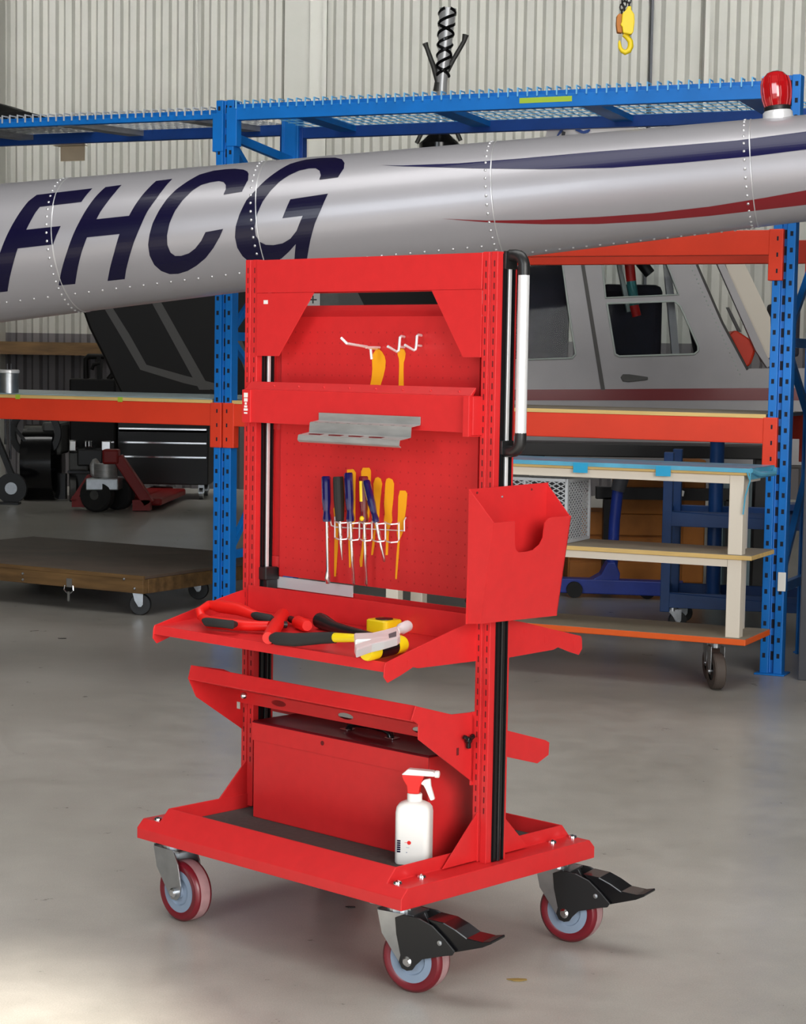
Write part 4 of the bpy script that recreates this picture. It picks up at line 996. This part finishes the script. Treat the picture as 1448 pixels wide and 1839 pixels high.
b = MB(); p = at(1135, 492, HYC+.2); b.tube([at(1130, 465, HYC+.2), at(1134, 505, HYC+.2)], .035, 16); b.tube([at(1139, 548, HYC+.2), at(1144, 568, HYC+.2)], .032, 16); hq(b, 'fire_extinguisher', REDH, smooth=50)
b = MB(); b.tube([at(1134, 505, HYC+.2), at(1140, 548, HYC+.2)], .034, 16); hq(b, 'extinguisher_label', TEAL, smooth=50)
hq(MB().bar(at(1110, 466, HYC+.3), at(1130, 560, HYC+.3), .07, .03), 'headset_strap', HELIF)
hq(MB().tube([at(1150, 470, HYC+.3), at(1168, 492, HYC+.3)], .04, 12), 'headrest', BLACK, smooth=50)
zf_ = at(900, 835, HYC).z
hq(MB().box(at(850, 600, HYC).x, at(1500, 600, HYC).x, HYC+.06, HYC+1.5, zf_, at(900, 730, HYC).z), 'belly', HELI, bevel=.05)
for x in (900, 1380):
    hq(MB().bar((at(x, 700, HYC).x, HYC+.5, 0.03), (at(x, 700, HYC).x, HYC+.5, zf_+.02), .08, .08), 'support', DKG)
# ================================================================== BLACK AIRCRAFT (behind left bay)
BY = 16.0
ba = thing('dark_aircraft', (0, 0, 0), 'black aircraft body with grey diagonal stripes behind the rack', 'aircraft')
cO = at(500, 700, BY); ba.location = (cO.x, cO.y, 0); BAO = Vector((cO.x, cO.y, 0))
def bq(b, n, m, **k): b.v = [p-BAO for p in b.v]; return b.build(n, m, ba, **k)
q_ = lambda L, dy=0: [at(x, y, BY+dy) for x, y in L]
bq(MB().prism(q_([(120, 480), (880, 445), (900, 745), (240, 745), (213, 700), (185, 640), (160, 590)]), (0, 1.2, 0)), 'fuselage', BLK, bevel=.03)
bq(MB().prism(q_([(176, 535), (191, 535), (232, 600), (263, 655), (330, 674), (400, 692), (400, 704), (330, 688), (252, 664), (222, 612)], -.004), (0, .003, 0)), 'grey_stripe', STR)
bq(MB().prism(q_([(268, 535), (285, 535), (378, 700), (358, 700)], -.005), (0, .003, 0)), 'grey_stripe', STR)
bq(MB().prism(q_([(405, 570), (418, 570), (470, 700), (452, 700)], -.004), (0, .003, 0)), 'grey_stripe', STR)
bq(MB().prism(q_([(600, 520), (640, 520), (660, 560), (600, 560)], -.004), (0, .003, 0)), 'grey_stripe', STR)
bq(MB().prism(q_([(576, 522), (608, 522), (608, 552), (576, 552)], -.006), (0, .003, 0)), 'grey_panel', GRIME)
bq(MB().prism(q_([(550, 522), (575, 522), (575, 552), (550, 552)], -.008), (0, .004, 0)), 'white_plate', STICK)
bq(MB().prism(q_([(561, 531), (563.5, 531), (563.5, 545), (561, 545)], -.010), (0, .002, 0)).prism(q_([(556, 537), (569, 537), (569, 539.5), (556, 539.5)], -.0105), (0, .002, 0)), 'cross_mark', BLACK)
bq(MB().box(at(560, 700, BY).x, at(860, 700, BY).x, BY+.2, BY+1.0, 0.02, at(500, 740, BY).z+.02), 'undercarriage', BLK)
# rotor mast rising out of it
def M6(x, y, dy=.5): return at(730+x/6.57, y/6.57, BY+dy)
b = MB(); 
b.lathe(M6(390, 1700), (0, 0, 1), [(.16, -.3), (.17, 0), (.12, .05), (.07, .09), (.05, .13), (0, .13)], 20); bq(b, 'rotor_hub', BLACKG, smooth=40)
b = MB(); b.tube([M6(400, 1560), M6(420, 980), M6(490, 100)], .055, 16, rs=[.045, .045, .07]); bq(b, 'rotor_mast', ALU, smooth=50)
b = MB()
P0, P1 = M6(430, 900), M6(487, 110); n = 120; dz = (P1-P0); ea = Vector((1, 0, 0)); eb = Vector((0, 1, 0))
for sgn, ph0 in ((1, 0), (-1, 0), (1, pi)):
    b.tube([lerp(P0, P1, i/n)+(ea*cos(sgn*i/n*2*pi*3.2+ph0)+eb*sin(sgn*i/n*2*pi*3.2+ph0))*lerp(.050, .066, i/n) for i in range(n+1)], .014, 6)
bq(b, 'mast_wrap', BLACKG, smooth=50)
b = MB(); b.tube([M6(380, 1010), M6(320, 780), M6(240, 560), M6(220, 510)], .018, 8, rs=[.02, .022, .018, .025]); b.tube([M6(400, 1000), M6(540, 730), M6(680, 490), M6(700, 410)], .018, 8, rs=[.02, .02, .018, .028]); b.tube([M6(370, 1080), M6(390, 980)], .04, 8)
bq(b, 'mast_links', GRIME, smooth=50); b = MB(); b.tube([M6(210, 1510), M6(120, 1690)], .018, 8); b.tube([M6(580, 1520), M6(640, 1660)], .018, 8)
b.tube([M6(600, 1540), M6(200, 1540)], .03, 8); bq(b, 'mast_links', GRIME, smooth=50)

# ================================================================== LEFT BACKGROUND UNDER THE SHELF
tc_ = thing('tool_cabinet', (ground(290, 890).x, 20.2, 0), 'black wide tool cabinet with chrome drawer edges, left under shelf', 'cabinet')
CBY = 20.2; co = Vector(tc_.location)
def cq(b, n, m, **k): b.v = [p-co for p in b.v]; return b.build(n, m, tc_, **k)
c6 = lambda x, y, dy=0: at(x/3.448, 740+y/3.448, CBY+dy)
pl, pr_ = c6(725, 440), c6(1290, 440)
zc0, zc1 = c6(1000, 448).z, c6(1000, -20).z
cq(MB().box(pl.x, pr_.x, CBY, CBY+.7, zc0, zc1), 'cabinet_body', BLACK, bevel=.01)
for y in (52, 92, 177, 265):
    z = c6(1000, y+8).z; zz = c6(1000, y+72).z
    cq(MB().box(pl.x+.02, pr_.x-.02, CBY-.015, CBY, zz, z-.015), 'drawer', BLACK); cq(MB().box(pl.x+.02, pr_.x-.02, CBY-.03, CBY-.012, z-.016, z), 'drawer_edge', CHR)
for x in (pl.x+.08, pr_.x-.1):
    for y in (.1, .6): cq(MB().lathe((x, CBY+y, .065), (1, 0, 0), [(0, 0), (.062, 0), (.062, .04), (0, .04)], 20).box(x-.01, x+.05, CBY+y-.03, CBY+y+.03, .06, zc0+.01), 'castor', STEEL, smooth=40)
# compressor
CY2 = 20.0; cm = thing('air_compressor', (at(75, 800, CY2).x, CY2, 0), 'black air compressor with flywheel far left under shelf', 'compressor'); co2 = Vector(cm.location)
def eq(b, n, m, **k): b.v = [p-co2 for p in b.v]; return b.build(n, m, cm, **k)
k6 = lambda x, y, dy=0: at(x/3.448, 740+y/3.448, CY2+dy)
a, c = k6(150, 320), k6(375, 320)
eq(MB().tube([a, lerp(a, c, .08), lerp(a, c, .92), c], .35, 24, rs=[.3, .40, .40, .3]), 'tank', BLACKG, smooth=50)
eq(MB().lathe(k6(215, 130, -.3), (0, 1, 0), [(.20, 0), (.26, 0), (.26, .06), (.20, .06)], 28), 'flywheel', BLACK, smooth=40)
eq(MB().box(k6(280, 200).x, k6(400, 200).x, CY2-.2, CY2+.3, k6(300, 260).z, k6(300, 60).z), 'motor', GRIME, bevel=.03)
eq(MB().box(k6(180, 200).x, k6(250, 200).x, CY2-.2, CY2+.3, k6(300, 260).z, k6(300, 100).z), 'pump', BLACK, bevel=.03)
eq(MB().bar(k6(60, 60, -.3), k6(180, 210, -.3), .03, .03), 'belt_guard', BLACK)
for x in (140, 380): eq(MB().bar((k6(x, 400).x, CY2, 0), (k6(x, 400).x, CY2, k6(x, 380).z), .1, .1), 'foot', BLACK)
ht = thing('hand_truck', (at(15, 850, 19.3).x, 19.3, 0), 'dark hand truck leaning at far left under shelf', 'hand truck'); co3 = Vector(ht.location)
def fq(b, n, m, **k): b.v = [p-co3 for p in b.v]; return b.build(n, m, ht, **k)
g6 = lambda x, y, dy=0: at(x/3.448, 740+y/3.448, 19.3+dy)
fq(MB().bar(g6(-60, 60), g6(90, 430), .09, .05), 'frame', BLACK); fq(MB().tube([g6(32, -10), g6(34, 200)], .012, 8).tube([g6(60, -10), g6(64, 290)], .012, 8), 'handle', CHR)
wz = g6(75, 430); fq(MB().lathe((wz.x, 19.25, .15), (0, 1, 0), [(.06, 0), (.15, 0), (.15, .06), (.06, .06)], 24), 'wheel', BLACK, smooth=40); fq(MB().lathe((wz.x, 19.24, .15), (0, 1, 0), [(0, 0), (.06, 0), (.06, .07), (0, .07)], 16), 'wheel_hub', STEEL, smooth=40)
fq(MB().box(wz.x-.3, wz.x+.1, 19.1, 19.24, .0, .02), 'toe_plate', BLACK)
# grey engine on stand
EY = 19.6; en = thing('engine_unit', (at(160, 850, EY).x, EY, 0), 'grey metal engine unit standing between compressor and black cabinet', 'engine'); co4 = Vector(en.location)
def gq(b, n, m, **k): b.v = [p-co4 for p in b.v]; return b.build(n, m, en, **k)
j6 = lambda x, y, dy=0: at(x/3.448, 740+y/3.448, EY+dy)
def jb(x0, x1, y0, y1, n, m, d0=0, d1=.4, bv=.015): gq(MB().box(j6(x0, 200).x, j6(x1, 200).x, EY+d0, EY+d1, j6(300, y1).z, j6(300, y0).z), n, m, bevel=bv)
jb(425, 545, 250, 360, 'engine_block', GRIME)
for x, w in ((430, 45), (525, 16), (545, 16), (562, 12), (628, 60)): jb(x, x+w, 172, 240 if w > 20 else 215, 'cylinder_fins', CHR, -.02, .2, .01)
jb(480, 640, 225, 330, 'gear_case', BLACK, -.03, .3)
jb(415, 560, 360, 380, 'mounting_plate', DKG); 
wz = j6(440, 470); gq(MB().lathe((wz.x, EY+.1, .13), (1, .2, 0), [(0, -.03), (.13, -.03), (.13, .03), (0, .03)], 24), 'wheel', GRIME, smooth=40)
gq(MB().box(j6(460, 200).x, j6(540, 200).x, EY+.1, EY+.3, 0, j6(300, 365).z), 'stand_leg', BLACK)
# red stand
SY = 18.6; st = thing('jacking_truck', (at(190, 850, SY).x, SY, 0), 'red wheeled pallet truck with grey pump and black wheel, left', 'pallet truck'); co5 = Vector(st.location)
def sq(b, n, m, **k): b.v = [p-co5 for p in b.v]; return b.build(n, m, st, **k)
s6 = lambda x, y, dy=0: at(x/3.448, 740+y/3.448, SY+dy)
sq(MB().bar(s6(640, 275), s6(740, 275), .16, .14), 'head_block', DRED, bevel=.02)
sq(MB().bar(s6(730, 280), s6(925, 570), .12, .10), 'front_strut', DRED, bevel=.01); sq(MB().bar(s6(735, 280, .5), s6(900, 520, .5), .1, .09), 'front_strut', DRED, bevel=.01)
sq(MB().bar(s6(690, 440, .25), s6(850, 480, .25), .2, .12), 'cross_plate', DRED)
sq(MB().bar(s6(560, 395), s6(455, 550), .1, .05), 'side_strut', DRED); sq(MB().bar(s6(450, 553), s6(560, 555), .1, .10), 'side_foot', DRED)
sq(MB().bar(s6(825, 575), s6(935, 575), .12, .10), 'side_foot', DRED)
f0, f1 = s6(930, 555, .1), s6(1085, 515, 1.6); sq(MB().bar(Vector((f0.x, f0.y, .08)), Vector((f1.x, f1.y, .08)), .22, .07), 'fork', DRED, bevel=.02)
f0, f1 = s6(800, 555, .4), s6(1010, 515, 1.9); sq(MB().bar(Vector((f0.x, f0.y, .08)), Vector((f1.x, f1.y, .08)), .22, .07), 'fork', DRED, bevel=.02)
p = s6(655, 320); q = s6(655, 435); sq(MB().tube([p, q], .11, 20), 'pump_cylinder', GALV, smooth=40)
sq(MB().prism([s6(*z) for z in ((575, 285), (612, 335), (620, 405), (560, 400), (552, 330))], (0, .2, 0)), 'pump_casting', GALV, bevel=.02)
sq(MB().bar(s6(548, 442, -.1), s6(748, 442, -.1), .35, .11), 'axle_plate', STEEL, bevel=.01)
wz = s6(620, 540); sq(MB().lathe((wz.x, SY-.2, .16), (.35, 1, 0), [(.04, -.05), (.14, -.05), (.16, -.03), (.16, .05), (.14, .07), (.04, .07)], 28), 'wheel', RUB, smooth=40)
sq(MB().lathe((wz.x, SY-.2, .16), (.35, 1, 0), [(0, -.055), (.045, -.055), (.045, .06), (0, .06)], 16), 'wheel_hub', GRIME, smooth=40)
wz = s6(720, 530); sq(MB().lathe((wz.x, SY+.1, .16), (.35, 1, 0), [(0, -.05), (.14, -.05), (.16, -.03), (.16, .05), (0, .07)], 28), 'wheel', RUB, smooth=40)
# black trestle stand behind the shelf sheet (thin black frame)
TB = 20.15; tf_ = thing('black_frame_stand', (at(185, 690, TB).x, TB, 0), 'black looped frame on low black machine above left shelf', 'machine'); co6 = Vector(tf_.location)
def tq(b, n, m, **k): b.v = [p-co6 for p in b.v]; return b.build(n, m, tf_, **k)
tq(MB().box(at(124, 690, TB).x, at(208, 690, TB).x, TB, TB+.5, .0, at(150, 680, TB).z), 'machine_body', BLK, bevel=.02)
lp_ = [(155, 682), (154, 645), (160, 640), (196, 640), (202, 648), (203, 672), (195, 682)]
tq(MB().tube([at(x, y, TB+.1) for x, y in lp_], .03, 8), 'frame_loop', BLK, smooth=50); tq(MB().bar(at(179, 640, TB+.1), at(179, 685, TB+.1), .12, .04), 'center_bar', BLK)
tq(MB().tube([at(x, y, TB+.05) for x, y in ((165, 664), (168, 655), (180, 652))], .02, 6), 'lever', BLK)

# ================================================================== RIGHT BACKGROUND UNDER THE SHELF
# blue tray trolley
G0 = ground(1186, 1092, .12); UF = Frame(G0.x, G0.y, radians(-14))
ut = thing('blue_tray_trolley', UF, 'dark blue steel tray trolley behind the cream table, right', 'trolley')
UL, UD = 1.7, .50
zA, zB_ = .125, .575
for z in (zA, zB_):
    b = MB(); b.box(0, UL, 0, UD, z, z+.012); b.box(0, UL, 0, .01, z, z+.085); b.box(0, UL, UD-.01, UD, z, z+.085); b.box(0, .01, 0, UD, z, z+.085); b.box(UL-.01, UL, 0, UD, z, z+.085); b.build('tray', BLUET, ut, bevel=.004)
for x, y in ((0, 0), (0, UD-.05), (UL-.05, 0), (UL-.05, UD-.05)): MB().box(x-.002, x+.05, y-.002, y+.05, .1, .98).build('leg', BLUET, ut, bevel=.003)
b = MB(); b.lathe((.26, .30, zA+.01), (0, 0, 1), [(.12, 0), (.06, .03), (.04, .05), (.04, .5), (0, .5)], 20); b.lathe((.26, .30, zB_+.01), (0, 0, 1), [(.12, 0), (.06, .03), (.04, .05), (.04, .45), (0, .45)], 20); b.build('centre_post', BLUET, ut, smooth=50)
MB().box(.55, UL, .3, .5, zB_+.085, zB_+.12).build('tray_rail', BLUET, ut)
for x in (.06, UL-.1):
    for y in (.06, UD-.1): small_castor(ut, x, y, .13, .05, .3, BLACK, .03)
# blue engine hoist leg
G1 = ground(1100, 1072); eh = thing('engine_hoist', (G1.x, G1.y, 0), 'blue engine hoist mast and floor leg behind cream table', 'hoist'); co7 = Vector((G1.x, G1.y, 0)); EHY = G1.y
def nq_(b, n, m, **k): b.v = [p-co7 for p in b.v]; return b.build(n, m, eh, **k)
HB = mat('bright_blue_hoist', (36, 62, 160), .4, var=.15)
nq_(MB().tube([at(1098, 1048, EHY), at(1104, 935, EHY), at(1110, 880, EHY)], .035, 16), 'mast_tube', HB, smooth=50)
nq_(MB().tube([at(1110, 882, EHY), at(1117, 855, EHY), at(1130, 838, EHY)], .045, 16, rs=[.045, .05, .05]), 'mast_sleeve', DKG, smooth=50)
nq_(MB().prism([at(x, y, EHY-.06) for x, y in ((1060, 1064), (1062, 1042), (1080, 1032), (1092, 1010), (1106, 1010), (1114, 1030), (1112, 1060))], (0, .15, 0)), 'mast_foot', HB, bevel=.006)
l0, l1 = at(960, 1058, EHY), at(1165, 1071, EHY); nq_(MB().bar((l0.x, EHY+.05, .07), (l1.x+.2, EHY-.1, .07), .12, .09), 'floor_leg', HB, bevel=.006)
for x in (1030, 1160): p = at(x, 1060, EHY); nq_(MB().lathe((p.x, EHY-.09, .05), (0, 1, 0), [(0, 0), (.05, 0), (.05, .04), (0, .04)], 20), 'wheel', RUB, smooth=40)
for x in (1118, 1157): p = at(x, 1060, EHY-.05); nq_(MB().ball((p.x, EHY-.08, .08), .018, 10), 'leg_bolt', CHR)
# orange brown crates
CRY = 12.95
def crate(px0, px1, py0, py1, lab, m, Y=CRY, dpt=.4, slat=True):
    a, c = at(px0, py1, Y), at(px1, py0, Y); o = thing('crate', (a.x, Y, a.z), lab, 'crate'); w, h = c.x-a.x, c.z-a.z
    MB().box(0, w, 0, dpt, 0, h).build('crate_body', m, o, bevel=.01)
    n = max(1, round(h/.12))
    for i in range(n): MB().box(.01, w-.01, -.018, 0, h*i/n+.008, h*(i+1)/n-.008).build('board', m, o, bevel=.003)
    return o
zc = at(1000, 960, CRY).z
hoff = ground(1100, 1020).y
c1_ = crate(1020, 1200, 922, 1012, 'large orange-brown crate standing on floor behind the hoist', BOX)
c1_.location.z = 0
for ch_ in c1_.children: ch_.scale.z = at(1100, 924, CRY).z/(at(1100, 922, CRY).z-at(1100, 1012, CRY).z)
zt3 = at(1100, 924, CRY).z
c2_ = crate(1110, 1195, 842, 920, 'orange-brown crate stacked on top behind blue hoist mast', BOX, CRY, .4); c2_.location.z = zt3
b = MB(); a, c = at(1070, 895, CRY-.06), at(1330, 878, CRY-.06); b.box(a.x, c.x, CRY-.12, CRY-.03, a.z, c.z); 
for x in (a.x+.05, c.x-.1): b.box(x, x+.06, CRY-.12, CRY-.03, 0, a.z+.01)
tag(b.build('black_rail', BLACK), 'black horizontal rail in front of orange-brown crates', 'rail')
c3_ = crate(1225, 1270, 830, 905, 'brown crate behind blue trolley post under orange beam', BOX, CRY+.02, .3); c3_.location.z = 0
for ch_ in c3_.children: ch_.scale.z = at(1300, 830, CRY).z/(at(1300, 830, CRY).z-at(1300, 905, CRY).z)
b = MB(); a, c = at(1276, 905, CRY), at(1400, 836, CRY); b.box(a.x, c.x, CRY, CRY+.1, 0, c.z); tag(b.build('blue_board', SHEETL, bevel=.01), 'pale blue-grey board standing right of the brown crate', 'board')
b = MB(); b.prism([at(x, y, 12.6) for x, y in ((1204, 866), (1208, 876), (1222, 880), (1230, 882), (1228, 892), (1214, 888), (1204, 884))], (0, .12, 0)); b.bar(at(1216, 886, 12.66), Vector((at(1216, 886, 12.66).x, 12.66, zB_+.1)), .02)
tag(b.build('white_scoop', WHITE, bevel=.004), 'small white plastic scoop by blue trolley post', 'scoop')
# mesh cage standing on the middle shelf of the table
cx1 = TF.V(1018, 900, .06).x; cx0 = TF.V(905, 900, .06).x
mc = thing('mesh_cage', TF, 'light grey expanded mesh cage on table shelf behind document bin', 'cage'); mc.location = TF.g(cx1, .06, .618); MC0 = Vector((cx1, .06, .618))
def mq(b, n, m, **k): b.v = [p-MC0 for p in b.v]; return b.build(n, m, mc, **k)
y0, y1, z0, z1 = .06, .36, .62, .918
b = MB()
for x, y in ((cx0, y0), (cx1, y0), (cx1, y1), (cx0, y1)): b.box(x-.007, x+.007, y-.007, y+.007, z0, z1)
for z in (z0+.006, z1-.006):
    b.bar((cx0, y0, z), (cx1, y0, z), .014); b.bar((cx1, y0, z), (cx1, y1, z), .014); b.bar((cx0, y1, z), (cx1, y1, z), .014); b.bar((cx0, y0, z), (cx0, y1, z), .014)
b.box(cx0+.1, cx0+.11, y0-.004, y0+.004, z0, z1)
mq(b, 'cage_frame', MESHG)
b = MB()
def diamond(P, Q, sx, sz):
    L = (Q-P).length; dv = (Q-P).normalized(); nx = int(L/sx); nz = int((z1-z0)/sz)
    for i in range(nx):
        for j in range(nz):
            x = i*sx; z = z0+j*sz; A = P+dv*x
            c = [A+dv*0+Vector((0, 0, z+sz/2)), A+dv*sx/2+Vector((0, 0, z)), A+dv*sx+Vector((0, 0, z+sz/2)), A+dv*sx/2+Vector((0, 0, z+sz))]
            for q in range(4): b.bar(c[q], c[(q+1) % 4], .0045, .0045, up=(0, 1, 0))
diamond(Vector((cx0, y0, 0)), Vector((cx1, y0, 0)), .044, .022); diamond(Vector((cx1, y0, 0)), Vector((cx1, y1, 0)), .036, .022)
stuff(mq(b, 'expanded_mesh', MESHG))
mq(MB().box(cx0+.02, cx1-.03, y1-.02, y1-.01, z0, z1-.02), 'cage_back', DKG)
# dark bench behind, under the beam
b = MB(); a, c = at(930, 822, 12.5), at(1420, 800, 12.5); b.box(a.x, c.x, 12.45, 12.8, at(1200, 822, 12.5).z, at(1200, 798, 12.5).z)
for x in (a.x+.1, c.x-.2): b.box(x, x+.08, 12.6, 12.7, 0, at(1200, 815, 12.5).z)
tag(b.build('black_bench', BLACK, bevel=.006), 'black bench top directly under right orange beam, behind table', 'bench')
# small floor debris
for i, (px, py, w, lab) in enumerate(((630, 1630, .012, 'tiny black bit on floor between the front castors'), (930, 1761, .022, 'small dried brown leaf scrap on floor at bottom right'), (112, 1147, .02, 'small dark scrap on floor in front of wooden dolly'))):
    p = ground(px, py); b = MB(); b.prism([(w*cos(a)*(1+.3*sin(3*a)), w*.45*sin(a), .001) for a in [2*pi*k/9 for k in range(9)]], (0, 0, .002))
    o = b.build('floor_scrap', BROWN if i == 1 else BLACK); o.location = (p.x, p.y, 0); tag(o, lab, 'scrap')
